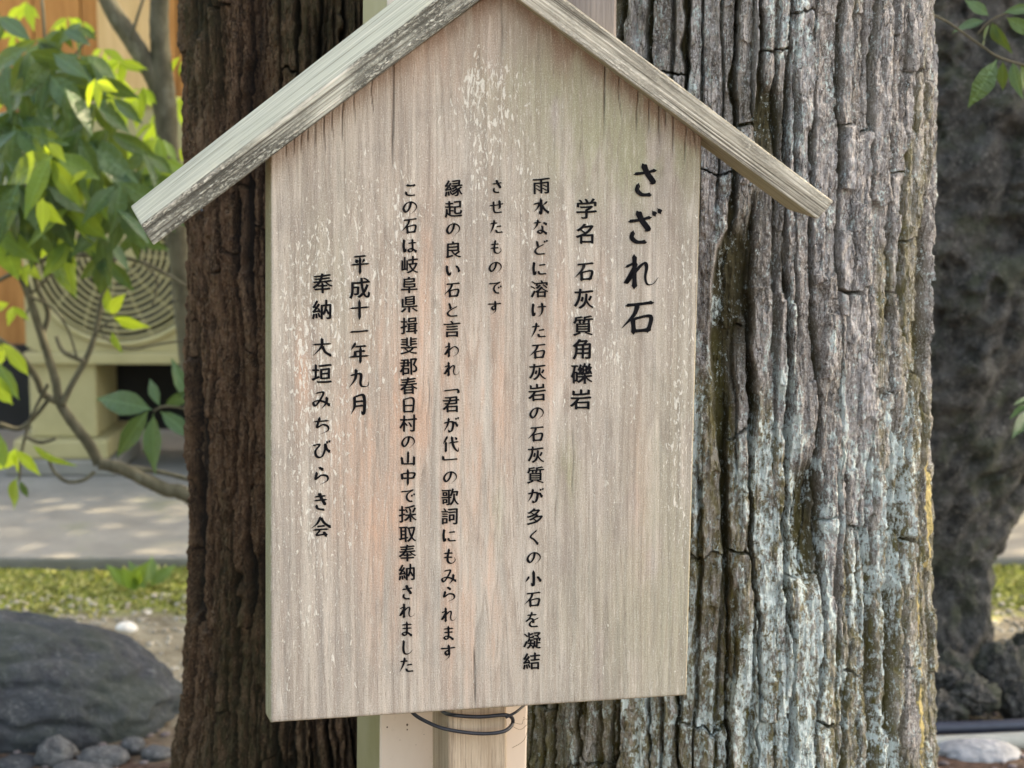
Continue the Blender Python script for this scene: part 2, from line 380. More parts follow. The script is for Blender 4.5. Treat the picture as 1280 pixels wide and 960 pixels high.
# right cedar
cxr, cyr = 0.245, 0.62
def rad_r(z): return 0.3195+0.032*np.exp(-(z-0.45)/0.45)+0.0*z
vs, fs, d = make_trunk(cxr, cyr, rad_r, R_(98), 700, 0.38, 1.62, 900, 3,
                       dict(su=0.042, sv=0.22, warp=0.040, gw=0.0048, depth=0.0200, slant=1.0, rough=1.0))
u, v, T = d['u'], d['v'], d['T']
spat = sst(1.30, 0.85, v)*sst(-0.62, -0.15, T)*sst(1.25, 0.75, T)
top = sst(1.1, 1.5, v)*sst(-0.9, -0.3, T)*sst(0.8, 0.3, T)
strk = f2(u*34, v*6.5, 91, 3)*0.42+f2(u*95, v*26, 92, 3)*0.36+f2(u*300, v*150, 93, 3)*0.22
lich = (strk-0.5)*5.6+0.46*spat-0.10+0.42*top-0.5*d['groove']*0.7-0.32*(1-np.maximum(spat, top*0.75))
lich = np.clip(lich+0.26*(spat-0.65), 0, 1)
moss = np.clip(sst(0.48, 0.66, f2(u*16, v*3.5, 77, 3)+0.25*sst(0.98, 0.6, v)+0.12*sst(0.1, -0.5, T)+0.10*sst(0.9, 1.3, T)*sst(0.9, 0.6, v))*0.8+0.6*d['groove'], 0, 1)
yellow_edge = sst(0.955, 1.03, T)*sst(1.24, 1.12, T)*sst(0.95, 0.86, v)*sst(0.42, 0.52, v)*sst(0.50, 0.60, f2(u*75, v*4.5, 55, 2)+0.03)  # yellow patch near the right edge of the trunk
M['bark_r'] = mat_bark('lichen_covered_cedar_bark', [(0.27, 0.235, 0.20), (0.44, 0.405, 0.38), (0.55, 0.52, 0.505), (0.66, 0.635, 0.62)], (0.19, 0.165, 0.045), (0.045, 0.033, 0.022), (0.78, 0.92, 0.91))
tree_r = empty('cedar_tree', (cxr, cyr, 0))
tag(tree_r, 'large cedar with pale grey bark plates and blue-green lichen, right of the sign', 'tree')
mesh_obj('trunk', vs, fs, M['bark_r'], tree_r, False, dict(groove=d['groove'].ravel(), pid=d['pid'].ravel(), lichen=lich.ravel(), moss=moss.ravel(), yellow_edge=yellow_edge.ravel(),
         bu=np.stack([u.ravel(), v.ravel(), np.zeros(u.size)], axis=1)))
# left cedar
cxl, cyl = -0.277, 0.98
def rad_l(z): return 0.2245+0.010*np.exp(-(np.maximum(z, 0.35)-0.55)/0.16)
vs, fs, d = make_trunk(cxl, cyl, rad_l, R_(98), 380, 0.30, 1.66, 720, 41,
                       dict(su=0.027, sv=0.36, warp=0.050, gw=0.0042, depth=0.0185, slant=1.4, rough=1.2))
u, v, T = d['u'], d['v'], d['T']
moss = np.clip(sst(0.44, 0.7, f2(u*9, v*2.0, 71, 3)+0.25*sst(0.95, 0.5, v)-0.05+0.3*sst(0.0, 0.5, T))*0.8, 0, 1)
M['bark_l'] = mat_bark('dark_cedar_bark', [(0.095, 0.050, 0.027), (0.165, 0.09, 0.05), (0.235, 0.135, 0.08), (0.30, 0.20, 0.125)], (0.062, 0.056, 0.024), (0.014, 0.009, 0.007))
tree_l = empty('cedar_tree', (cxl, cyl, 0))
tag(tree_l, 'darker cedar with reddish brown stringy bark, standing left behind the sign', 'tree')
mesh_obj('trunk', vs, fs, M['bark_l'], tree_l, False, dict(groove=d['groove'].ravel(), pid=d['pid'].ravel(), moss=moss.ravel(),
         bu=np.stack([u.ravel(), v.ravel(), np.zeros(u.size)], axis=1)))

# ------------------------------------------------------------------ the sign
print('sign')
TH = R_(8.0)
BR = Vector((math.cos(TH), math.sin(TH), 0)); BN = Vector((math.sin(TH), -math.cos(TH), 0)); BZ = Vector((0, 0, 1)); BP = Vector((0, 0, 1.07))
def onb(px, py, c=0.0):
    d = ray(px, py); p0 = BP+BN*c; return CAM+d*((p0-CAM).dot(BN)/d.dot(BN))
def loc(p): q = p-BP; return (q.dot(BR), q.dot(BZ), q.dot(BN))
def wld(a, b, c=0.0): return BP+BR*a+BZ*b+BN*c
def L2(px, py): q = loc(onb(px, py)); return q[0], q[1]

sign = empty('wooden_signboard', (0.0, 0.06, 0.0))
tag(sign, 'weathered gabled wooden notice board with black brush lettering in vertical columns', 'signboard')

# board front as a grid so that stains, flecks and cracks can be placed on it
A0, Bb0 = L2(340, 902); A1, Bb1 = L2(857, 868); AT, BT = L2(627, -22); AL, BL = L2(340, 193); AR, BRr = L2(876, 171)
nx_, nz_ = 380, 300
s_ = np.linspace(0, 1, nx_); t_ = np.linspace(0, 1, nz_)
S, Tt = np.meshgrid(s_, t_)
ap = 0.535
topA = AL+(AR-AL)*S; topB = np.where(S < ap, BL+(BT-BL)*S/ap, BT+(BRr-BT)*(S-ap)/(1-ap))
botA = A0+(A1-A0)*S; botB = Bb0+(Bb1-Bb0)*S
ga = botA+(topA-botA)*Tt; gb = botB+(topB-botB)*Tt
# photo pixel of every point (used only to place the stains where they are on the board)
PX = 640+ga/mpp(0)*1.0; 
def to_px(a, b):
    x = BP.x+BR.x*a; y = BP.y+BR.y*a; z = BP.z+b
    dx = x-CAM.x; dy = y-CAM.y; dz = z-CAM.z
    dep = dy*FWD.y+dz*FWD.z; upc = dy*UP.y+dz*UP.z
    return 640+FPX*dx/dep, 480-FPX*upc/dep
PX, PY = to_px(ga, gb)
def blob(x, y, sx, sy): return np.exp(-((PX-x)/sx)**2-((PY-y)/sy)**2)
streak = f2(PX/13, PY/160, 5, 4)
pink = np.clip(0.35*blob(520, 560, 130, 280)+0.8*blob(540, 560, 38, 230)+1.05*blob(480, 620, 26, 170)+1.1*blob(612, 540, 22, 160)+0.9*blob(690, 420, 18, 120)+0.8*blob(590, 760, 40, 110)+1.0*blob(375, 470, 14, 60)
               + 0.8*blob(430, 560, 18, 120)+0.6*blob(545, 380, 16, 120)+0.7*blob(745, 370, 10, 70)+0.5*blob(800, 620, 12, 140)+0.45*blob(560, 60, 90, 60), 0, 1)*sst(0.22, 0.60, streak)*0.95
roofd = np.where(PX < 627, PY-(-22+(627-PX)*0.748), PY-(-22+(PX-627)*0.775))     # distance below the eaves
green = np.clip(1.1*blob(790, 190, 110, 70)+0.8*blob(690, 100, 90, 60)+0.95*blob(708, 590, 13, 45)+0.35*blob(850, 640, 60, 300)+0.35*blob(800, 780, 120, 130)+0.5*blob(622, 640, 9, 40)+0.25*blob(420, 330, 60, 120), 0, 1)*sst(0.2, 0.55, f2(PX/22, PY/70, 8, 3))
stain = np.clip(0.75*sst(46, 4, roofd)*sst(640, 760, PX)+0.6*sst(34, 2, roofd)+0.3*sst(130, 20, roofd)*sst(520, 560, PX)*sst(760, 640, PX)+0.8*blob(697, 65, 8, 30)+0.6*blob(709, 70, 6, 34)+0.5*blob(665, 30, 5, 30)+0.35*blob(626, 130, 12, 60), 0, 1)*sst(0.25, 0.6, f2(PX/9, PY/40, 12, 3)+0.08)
pale = np.clip(1.6*blob(348, 880, 6, 20)+1.0*blob(584, 215, 8, 55)+0.9*blob(366, 235, 9, 24)+0.9*blob(600, 470, 14, 90)+0.9*blob(700, 500, 11, 90)+0.8*blob(536, 440, 10, 60)+0.5*blob(600, 700, 60, 160)+0.9*blob(862, 260, 8, 20)+0.5*blob(560, 560, 12, 90)+0.6*blob(660, 740, 16, 90), 0, 1)*sst(0.3, 0.6, f2(PX/7, PY/45, 15, 3)+0.05)
fleck = np.clip(0.50+0.55*blob(600, 110, 40, 70)+0.5*blob(400, 450, 70, 350)+0.35*blob(630, 230, 90, 130)+0.45*blob(745, 420, 50, 150)+0.4*blob(853, 500, 18, 260)+0.3*blob(510, 330, 50, 160)-0.5*blob(800, 190, 110, 60)-0.35*sst(120, 10, roofd)+0.5*(f2(PX/30, PY/120, 18, 3)-0.5), 0, 1)
# cracks: drying checks running down from the eaves, one long split, one at the foot
crack = np.zeros_like(PX)
rc = np.random.RandomState(4)
cks = [(490, 78, 235, 2.0, 1.0), (466, 105, 150, 1.2, 0.8), (429, 135, 190, 1.5, 0.9), (443, 120, 165, 1.4, 0.7), (415, 145, 178, 1.2, 0.9), (405, 152, 200, 1.4, 0.9), (394, 160, 188, 1.2, 0.9), (386, 165, 180, 1.2, .8), (377, 172, 195, 1.3, .8), (367, 180, 196, 1.1, .8), (356, 185, 200, 1.1, .7),
       (592.5, 835, 890, 1.6, 0.95), (755, 75, 190, 1.3, 0.95), (775, 95, 160, 1.2, 0.8), (796, 110, 180, 1.3, 0.9), (811, 122, 175, 1.2, 0.9), (824, 133, 190, 1.4, 0.9), (833, 138, 165, 1.2, 0.8), (842, 146, 205, 1.3, 0.9), (858, 158, 215, 1.3, 0.8), (868, 165, 200, 1.3, 0.8), (626, 10, 100, 2.2, 0.45),
       (717, 560, 640, 1.5, .5), (534, 490, 560, 1.2, .4), (650, 880, 820, 1.0, .3)]
for (x, y0, y1, wd, st) in cks:
    wob = 2.2*(n2(PY/38, np.full_like(PY, x), 3)-0.5)*2
    fade = sst(y1, y1-(y1-y0)*0.5, PY)*sst(y0-30, y0-12, PY) if y1 > y0 else 0
    crack = np.maximum(crack, 0.8*st*fade*np.clip(1-np.abs(PX+wob-x)/(wd*0.85), 0, 1)**0.8)
n = nx_*nz_
relief = 0.0012*(f2(PX/5.0, PY/190, 31, 3)-0.5)-0.0012*crack
ga_, gb_ = ga.ravel(), gb.ravel()
front = np.array([BP.x, BP.y, BP.z])+np.outer(ga_, BR)+np.outer(gb_, BZ)+np.outer(relief.ravel(), BN)
idx = np.arange(n).reshape(nz_, nx_)
ff = np.stack([idx[:-1, :-1].ravel(), idx[:-1, 1:].ravel(), idx[1:, 1:].ravel(), idx[1:, :-1].ravel()], axis=1)
# border ring -> chamfer -> back
ring = list(idx[0, :])+list(idx[1:, -1])+list(idx[-1, ::-1][1:])+list(idx[::-1, 0][1:-1])
ra = ga_[ring]; rb = gb_[ring]; cen_a, cen_b = 0.5*(A0+A1), 0.5*(Bb0+BL)
def rimpos(off, c):
    oa = ra.copy(); ob = rb.copy()
    left = np.isclose(ra, np.interp(rb, [Bb0, BL], [A0, AL]), atol=1e-4)
    rgt = np.isclose(ra, np.interp(rb, [Bb1, BRr], [A1, AR]), atol=1e-4)
    oa = oa-off[0]*left+off[1]*rgt
    bot = np.arange(len(ring)) < nx_
    ob = ob-off[2]*bot
    return np.array([BP.x, BP.y, BP.z])+np.outer(oa, BR)+np.outer(ob, BZ)+c*np.array(BN)
r1 = rimpos((0.0016, 0.001, 0.0012), -0.0015); r2 = rimpos((0.0062, 0.001, 0.0015), -0.034)
nr = len(ring)
allv = np.concatenate([front, r1, r2]); extra = []
for k in range(nr):
    k2 = (k+1) % nr
    extra.append((ring[k2], ring[k], n+k, n+k2)); extra.append((n+k2, n+k, n+nr+k, n+nr+k2))
allf = np.concatenate([ff, np.array(extra)])
zr = np.zeros(2*nr)
gc = np.stack([np.concatenate([ga_, ra, ra]), np.concatenate([np.zeros(n), np.full(nr, .002), np.full(nr, .034)]), np.concatenate([gb_, rb, rb])], axis=1)
def ext(x, f=0.0): return np.concatenate([x.ravel(), x.ravel()[ring] if f == 0.0 else np.full(nr, f), np.full(nr, f)])
mesh_obj('board', allv, allf, M['board'], sign, True, dict(gc=gc, pink=ext(pink), green=ext(green, 1.25), stain=ext(stain), pale=ext(pale), fleck=ext(fleck), crack=ext(crack)))  # rim gets extra green: shade of the side faces painted into its colour
# back face of the board
bk = np.concatenate([r2, r2.mean(axis=0)[None]]); bf = [(k, (k+1) % nr, nr) for k in range(nr)]
o = mesh_obj('board_back', bk, np.array(bf), M['plank'], sign, False, dict(gc=bk.copy()))

def prism(name, corners_f, corners_b, mat, parent, along, bev=0.0015, front_axis=None, cuts=0):
    """corners listed round the front face; back face matches"""
    bm = bmesh.new(); n_ = len(corners_f)
    a = [bm.verts.new(p) for p in corners_f]; b = [bm.verts.new(p) for p in corners_b]
    bm.faces.new(a); bm.faces.new(b[::-1])
    for k in range(n_): bm.faces.new((a[(k+1) % n_], a[k], b[k], b[(k+1) % n_]))
    bmesh.ops.recalc_face_normals(bm, faces=bm.faces)
    if bev: bmesh.ops.bevel(bm, geom=bm.edges[:], offset=bev, segments=2, affect='EDGES', profile=0.5)
    me = bpy.data.meshes.new(name); bm.to_mesh(me); bm.free(); me.materials.append(mat)
    al = Vector(along).normalized(); dp = BN.copy(); ac = al.cross(dp).normalized()
    fc = sum((Vector(p) for p in corners_f), Vector())/n_
    cos = [v_.co.copy() for v_ in me.vertices]
    at = me.attributes.new('gc', 'FLOAT_VECTOR', 'POINT'); at.data.foreach_set('vector', [x for p in cos for x in (p.dot(ac), p.dot(dp), p.dot(al))])
    fr = me.attributes.new('front', 'FLOAT', 'POINT'); fn = (Vector(corners_f[1])-Vector(corners_f[0])).cross(Vector(corners_f[2])-Vector(corners_f[1])).normalized()
    fr.data.foreach_set('value', [1.0 if abs((p-fc).dot(fn)) < bev*0.6 else 0.0 for p in cos])
    return link(bpy.data.objects.new(name, me), parent)

def lo_l(x): return 306-0.750*(x-192)
def up_l(x): return 258-0.783*(x-163)
def fo_l(x): return up_l(x)+(lo_l(x)-up_l(x))*0.47
CF, CB = 0.028, -0.075
fl0 = onb(192, 307, CF); fl1 = onb(176, 281, CF); fl2 = onb(627, fo_l(627)+2, CF); fl3 = onb(627, lo_l(627), CF)
bu0 = onb(163, 258, CB); bu1 = onb(627, up_l(627), CB)
dv = bu0-fl1; dw = bu1-fl2
f_l = [fl0, fl3, fl2, fl1]; b_l = [fl0+dv, fl3+dw, bu1, bu0]
prism('roof_board', f_l, b_l, M['roof_l'], sign, fl3-fl0)
# right roof board, butted against the left one above the frame
g0 = onb(1022, 274, CF+0.002); g1 = onb(1042, 252, CF+0.002); g2 = onb(629, -60, CF+0.002); g3 = onb(629, -15, CF+0.002)
dvr = (BN*(-0.105)+BZ*0.004)
prism('roof_board', [g0, g1, g2, g3], [p+dvr for p in (g0, g1, g2, g3)], M['roof_r'], sign, g3-g0)

# wooden post
def boxpost(name, pxl, pxr, ytop, zbot, c0, dep, rot, mat, parent, skew=None):
    a_ = onb(pxl, 900, c0); b_ = onb(pxr, 900, c0); zt = ytop
    r = Vector((math.cos(rot), math.sin(rot), 0)); nn = Vector((math.sin(rot), -math.cos(rot), 0))
    wdt = (b_-a_).dot(r); base = [a_, a_+r*wdt]
    ln = (skew or 0.0); lb = ln*(zbot-0.68); lt = ln*(zt-0.68)
    f = [Vector((base[0].x+lb, base[0].y, zbot)), Vector((base[1].x+lb, base[1].y, zbot)), Vector((base[1].x+lt, base[1].y, zt)), Vector((base[0].x+lt, base[0].y, zt))]
    return prism(name, f, [p-nn*dep for p in f], mat, parent, (0, 0, 1), 0.003)
boxpost('post', 560, 637, 1.38, -0.15, -0.036, 0.075, R_(16), M['post'], sign)
boxpost('back_batten', 690, 765, 1.62, 1.0, -0.078, 0.022, R_(10), M['plank'], sign)

# cream post behind
cp = empty('square_post', (0.0, 0.2, 0))
tag(cp, 'cream painted square metal post standing directly behind the wooden sign post', 'post')
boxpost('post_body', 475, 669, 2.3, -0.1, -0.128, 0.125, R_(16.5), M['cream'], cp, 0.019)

# ------------------------------------------------------------------ tubes
def tube(pts, radii, seg=10, wob=0.0, seed=0):
    P = []; Rr = []
    n_ = len(pts)
    for i in range(n_-1):                       # Catmull-Rom
        p0 = pts[max(i-1, 0)]; p1 = pts[i]; p2 = pts[i+1]; p3 = pts[min(i+2, n_-1)]
        k = 8
        for j in range(k):
            t = j/k
            P.append(0.5*((2*p1)+(p2-p0)*t+(2*p0-5*p1+4*p2-p3)*t*t+(3*p1-p0-3*p2+p3)*t**3)); Rr.append(radii[i]*(1-t)+radii[i+1]*t)
    P.append(pts[-1]); Rr.append(radii[-1])
    vs, fs = [], []; up = Vector((0.13, 0.3, 0.95)).normalized(); rr = random.Random(seed)
    for i, p in enumerate(P):
        d_ = (P[min(i+1, len(P)-1)]-P[max(i-1, 0)]).normalized()
        s1 = d_.cross(up)
        if s1.length < 1e-3: s1 = d_.cross(Vector((1, 0, 0)))
        s1.normalize(); s2 = s1.cross(d_).normalized(); up = s2
        for k in range(seg):
            an = 2*math.pi*k/seg; q = Rr[i]*(1+wob*(rr.random()-0.5)); vs.append(p+s1*math.cos(an)*q+s2*math.sin(an)*q)
    for i in range(len(P)-1):
        for k in range(seg):
            a = i*seg+k; b = i*seg+(k+1) % seg; fs.append((a, b, b+seg, a+seg))
    fs.append(tuple(range(seg-1, -1, -1))); fs.append(tuple((len(P)-1)*seg+k for k in range(seg)))
    return vs, fs
def pxt(lst, y, rpx): return [at_y(p[0], p[1], (p[2] if len(p) > 2 else y)) for p in lst], [r*mpp(y) for r in rpx]
def on_c(px, py, c): return onb(px, py, c)

cable_pts = [on_c(505, 872, -0.06), on_c(516, 891, -0.05), on_c(535, 903, -0.035), on_c(560, 912, -0.026), on_c(600, 917, -0.024), on_c(630, 914, -0.024), on_c(641, 903, -0.040), on_c(634, 894, -0.026),
             on_c(600, 896, -0.0245), on_c(568, 894, -0.026), on_c(553, 889, -0.05), on_c(545, 872, -0.07)]
vs, fs = tube(cable_pts, [0.0021]*len(cable_pts), 10)
cab = empty('cable', on_c(600, 917, -0.024))
tag(cab, 'black cable looped round the wooden post just under the board', 'cable')
mesh_obj('cable_loop', vs, fs, M['cable'], cab)
vs, fs = tube([on_c(632, 897, -0.024), on_c(645, 890, -0.028), on_c(657, 880, -0.05)], [0.0016, 0.0015, 0.0014], 8)
mesh_obj('cable_end', vs, fs, M['cable'], cab)
th_pts = [on_c(636, 905, -0.121), on_c(650, 912, -0.1215), on_c(660, 906, -0.1205), on_c(655, 925, -0.1205), on_c(640, 935, -0.121)]
th_pts2 = [on_c(641, 903, -0.121), on_c(652, 905, -0.1205), on_c(655, 899, -0.1205), on_c(664, 900, -0.1205)]
vs, fs = tube(th_pts, [0.00028]*5, 5); vs2, fs2 = tube(th_pts2, [0.00028]*4, 5)
fs = list(fs)+[tuple(i+len(vs) for i in f) for f in fs2]; vs = vs+vs2
tag(mesh_obj('tendril', vs, fs, mat_simple('dry_tendril', (0.20, 0.15, 0.10), (0.25, 0.2, 0.14), 50, 0.9, 0), None), 'thin curled dry tendril stuck to the cream post under the board', 'tendril')
for (x, y, r) in [(509, 906, 1.5), (484, 909, 1.1), (509, 912, 1.0), (500, 925, .5), (520, 931, .5), (655, 897, .6), (660, 935, .6), (530, 918, .5)]:
    c_ = onb(x, y, -0.1185); vs = []
    for k in range(8): vs.append(c_+BR*math.cos(k*math.pi/4)*r*mpp(0)+BZ*math.sin(k*math.pi/4)*r*mpp(0)*1.2)
    if 'rust' not in M: M['rust'] = mat_simple('rust_brown', (0.09, 0.06, 0.045), (0.14, 0.09, 0.06), 50, 0.9, 0)
    vs.append(c_+BN*0.0006); mesh_obj('rust_spot', vs, [(k, (k+1) % 8, 8) for k in range(8)], M['rust'], cp)
nl_ = onb(252, 263, CF+0.0012); vs = [nl_+BR*math.cos(k*math.pi/5)*0.0016+BZ*math.sin(k*math.pi/5)*0.0016 for k in range(10)]+[nl_+BN*0.0006]
mesh_obj('nail_head', vs, [(k, (k+1) % 10, 10) for k in range(10)], M['cable'], sign)

# ------------------------------------------------------------------ lettering
print('lettering')
G = {
 'さ': [('p', 22,34, 50,31, 80,24), ('h', 46,8, 56,32, 72,56, 62,60), ('p', 34,60, 29,76, 42,88, 66,88)],
 'ざ': [('p', 14,36, 42,33, 72,26), ('h', 38,10, 48,34, 64,58, 54,62), ('p', 26,62, 21,78, 34,90, 58,90), ('d', 76,10, 84,22), ('d', 90,4, 98,16)],
 'れ': [('p', 34,8, 33,50, 33,94), ('s', 10,38, 36,32, 10,80, 38,48, 58,30, 66,38, 62,66, 68,84, 84,82, 97,66)],
 '石': [('p', 16,20, 50,17, 90,12), ('s', 48,16, 38,44, 4,80), ('p', 34,54, 38,94), ('p', 34,56, 82,49, 75,90), ('p', 38,87, 76,84)],
 'こ': [('h', 28,24, 52,27, 74,22, 64,34), ('p', 26,62, 32,80, 56,84, 80,80)],
 'の': [('s', 56,20, 48,54, 28,78, 13,60, 26,32, 54,19, 82,32, 86,58, 56,90)],
 'は': [('h', 18,14, 14,50, 20,86, 30,66), ('p', 42,36, 88,31), ('p', 66,10, 68,60, 66,80, 50,86, 42,76, 56,68, 76,74, 92,88)],
 'で': [('p', 10,28, 50,25, 86,16), ('p', 84,17, 50,40, 44,66, 58,84, 78,86), ('d', 70,46, 78,56), ('d', 84,38, 92,48)],
 'ま': [('p', 22,26, 80,21), ('p', 24,48, 78,43), ('p', 50,6, 51,70, 40,88, 25,80, 36,70, 56,72, 82,90)],
 'し': [('s', 34,8, 31,60, 40,86, 64,86, 88,62)],
 'た': [('p', 12,30, 58,25), ('s', 40,6, 31,48, 10,92), ('p', 52,50, 84,45), ('p', 48,70, 58,86, 92,84)],
 'い': [('h', 14,26, 17,60, 30,82, 40,64), ('p', 70,26, 84,42, 90,64)],
 'と': [('p', 32,10, 42,46), ('p', 80,30, 40,52, 22,72, 38,88, 82,86)],
 'わ': [('p', 34,8, 33,50, 33,94), ('s', 10,36, 36,32, 10,78, 38,50, 66,32, 88,46, 84,72, 56,92)],
 'が': [('h', 8,40, 50,31, 64,40, 58,78, 44,90, 34,78), ('s', 38,10, 30,50, 10,88), ('p', 74,30, 92,58), ('d', 76,8, 84,18), ('d', 90,3, 97,13)],
 'に': [('h', 18,14, 14,50, 20,86, 30,66), ('p', 46,32, 84,27), ('p', 42,66, 52,82, 90,80)],
 'も': [('s', 50,6, 40,60, 46,86, 68,90, 84,74, 78,54), ('p', 20,34, 70,31), ('p', 18,58, 68,55)],
 'み': [('p', 22,20, 58,16, 44,50, 20,82, 10,66, 34,56, 66,64, 92,80), ('s', 76,38, 72,68, 50,96)],
 'ら': [('p', 40,6, 62,20), ('s', 30,30, 23,64, 50,46, 78,50, 80,72, 40,94)],
 'す': [('p', 6,28, 50,27, 94,22), ('s', 54,6, 56,50, 44,66, 33,52, 48,40, 59,56, 52,80, 28,98)],
 'せ': [('p', 6,44, 50,40, 94,32), ('h', 70,10, 71,56, 58,62), ('p', 32,16, 32,70, 44,88, 84,86)],
 'な': [('p', 10,26, 52,21), ('s', 36,6, 28,40, 8,68), ('p', 66,22, 88,36), ('p', 60,42, 62,72, 52,88, 35,80, 44,70, 64,74, 88,92)],
 'ど': [('p', 30,10, 38,44), ('p', 72,30, 36,50, 21,70, 36,88, 80,86), ('d', 72,8, 80,18), ('d', 86,3, 94,13)],
 'け': [('h', 18,14, 14,52, 20,86, 30,66), ('p', 42,34, 92,29), ('s', 68,8, 71,50, 64,76, 46,96)],
 'く': [('p', 66,8, 28,46, 50,66, 74,94)],
 'を': [('p', 18,24, 74,19), ('p', 48,4, 34,38, 12,60, 40,44, 54,52, 54,70), ('p', 86,38, 44,60, 33,78, 46,90, 82,88)],
 'ち': [('p', 12,30, 86,23), ('s', 42,6, 29,58, 56,44, 82,54, 80,76, 42,94)],
 'び': [('p', 8,28, 42,25, 20,56, 28,84, 52,84, 68,50, 70,22, 78,48, 94,62), ('d', 76,8, 83,18), ('d', 88,3, 95,13)],
 'き': [('p', 18,26, 74,19), ('p', 16,45, 80,38), ('h', 40,6, 54,36, 70,62, 60,62), ('p', 28,66, 34,84, 68,90)],
 '﹁': [('p', 6,52, 60,46, 92,44), ('p', 92,42, 93,66)],
 '﹂': [('p', 6,34, 8,58), ('p', 8,58, 50,56, 92,52)],
 '一': [('p', 8,54, 50,51, 92,46)], '十': [('p', 6,44, 94,38), ('p', 50,4, 50,96)],
 '大': [('p', 6,38, 94,32), ('s', 50,6, 46,48, 8,92), ('p', 50,42, 66,72, 96,90)],
 '小': [('h', 50,6, 52,86, 38,76), ('s', 28,40, 8,72), ('p', 72,38, 92,66)],
 '山': [('p', 50,8, 50,78), ('p', 14,42, 20,84), ('p', 20,82, 84,78), ('p', 84,36, 84,88)],
 '中': [('p', 16,32, 22,64), ('p', 16,32, 84,28, 78,60), ('p', 22,58, 78,56), ('p', 50,4, 50,98)],
 '日': [('p', 24,12, 27,90), ('p', 24,14, 77,10, 75,90), ('p', 26,50, 74,48), ('p', 26,84, 74,82)],
 '月': [('s', 32,10, 30,60, 12,94), ('h', 32,12, 76,8, 76,88, 62,80), ('p', 33,35, 74,32), ('p', 32,56, 74,53)],
 '九': [('s', 12,36, 58,29, 58,70, 66,86, 92,84, 94,64), ('s', 38,6, 34,50, 6,92)],
 '水': [('h', 50,6, 52,86, 38,76), ('s', 10,38, 40,34, 30,60, 8,82), ('s', 86,24, 62,44), ('p', 54,42, 70,66, 96,86)],
 '会': [('s', 50,4, 32,36, 4,58), ('p', 50,6, 68,34, 98,54), ('p', 32,50, 70,46), ('p', 14,66, 86,62), ('p', 48,66, 30,90, 72,86), ('p', 62,74, 78,96)],
 '代': [('s', 32,6, 8,50), ('p', 24,36, 24,96), ('p', 40,44, 94,35), ('s', 56,6, 66,60, 92,90, 95,66), ('d', 74,10, 86,24)],
 '平': [('p', 20,16, 80,11), ('p', 30,28, 38,44), ('s', 72,26, 60,44), ('p', 6,54, 94,48), ('p', 50,16, 50,98)],
 '年': [('s', 34,4, 12,38), ('p', 30,22, 84,17), ('p', 32,44, 80,40), ('p', 32,42, 32,68), ('p', 4,70, 96,62), ('p', 57,22, 57,98)],
}
PEN = R_(-50)
def stroke_strip(st, wbase):
    kind = st[0]; c = st[1:]; pts = [Vector((c[i], c[i+1])) for i in range(0, len(c), 2)]
    P = []
    n_ = len(pts)
    for i in range(n_-1):
        p0 = pts[i-1] if i else pts[0]*2-pts[1]; p1 = pts[i]; p2 = pts[i+1]; p3 = pts[i+2] if i+2 < n_ else p2*2-p1
        k = 7
        for j in range(k):
            t = j/k; P.append(0.5*((2*p1)+(p2-p0)*t+(2*p0-5*p1+4*p2-p3)*t*t+(3*p1-p0-3*p2+p3)*t**3))
    P.append(pts[-1].copy())
    m = len(P); L = [0]
    for i in range(1, m): L.append(L[-1]+(P[i]-P[i-1]).length)
    tot = max(L[-1], 1e-6); left = []; right = []
    for i in range(m):
        d_ = (P[min(i+1, m-1)]-P[max(i-1, 0)]); d_.normalize()
        an = math.atan2(-d_.y, d_.x)            # y is down
        wd = wbase*(0.50+0.62*abs(math.sin(an-R_(24))))
        t = L[i]/tot; s0 = L[i]; s1 = tot-L[i]
        if kind == 'd': wd = wbase*(0.45+0.75*t)*1.0
        else:
            wd *= 0.88+0.22*math.exp(-(s0/9.0)**2)
            if kind == 'p': wd *= 0.9+0.38*math.exp(-((s1-3)/7.0)**2)
            if kind == 's': wd *= max(0.10, 1-max(0, (t-0.45)/0.55)**1.3*0.92)
            if kind == 'h': wd *= min(1.1, 0.12+s1/12.0)
        wd *= min(1.0, 0.2+s0/6.0)
        if kind in 'pd': wd *= min(1.0, 0.2+s1/4.5)
        nrm = Vector((-d_.y, d_.x)); sk = Vector((0, 0))
        if kind in 'pdsh' and i == 0: sk = d_*(-wbase*0.22)
        if kind in 'pd' and i == m-1: sk = d_*(wbase*0.20)
        left.append(P[i]+nrm*wd/2+sk); right.append(P[i]-nrm*wd/2-sk*0.4)
    return left, right

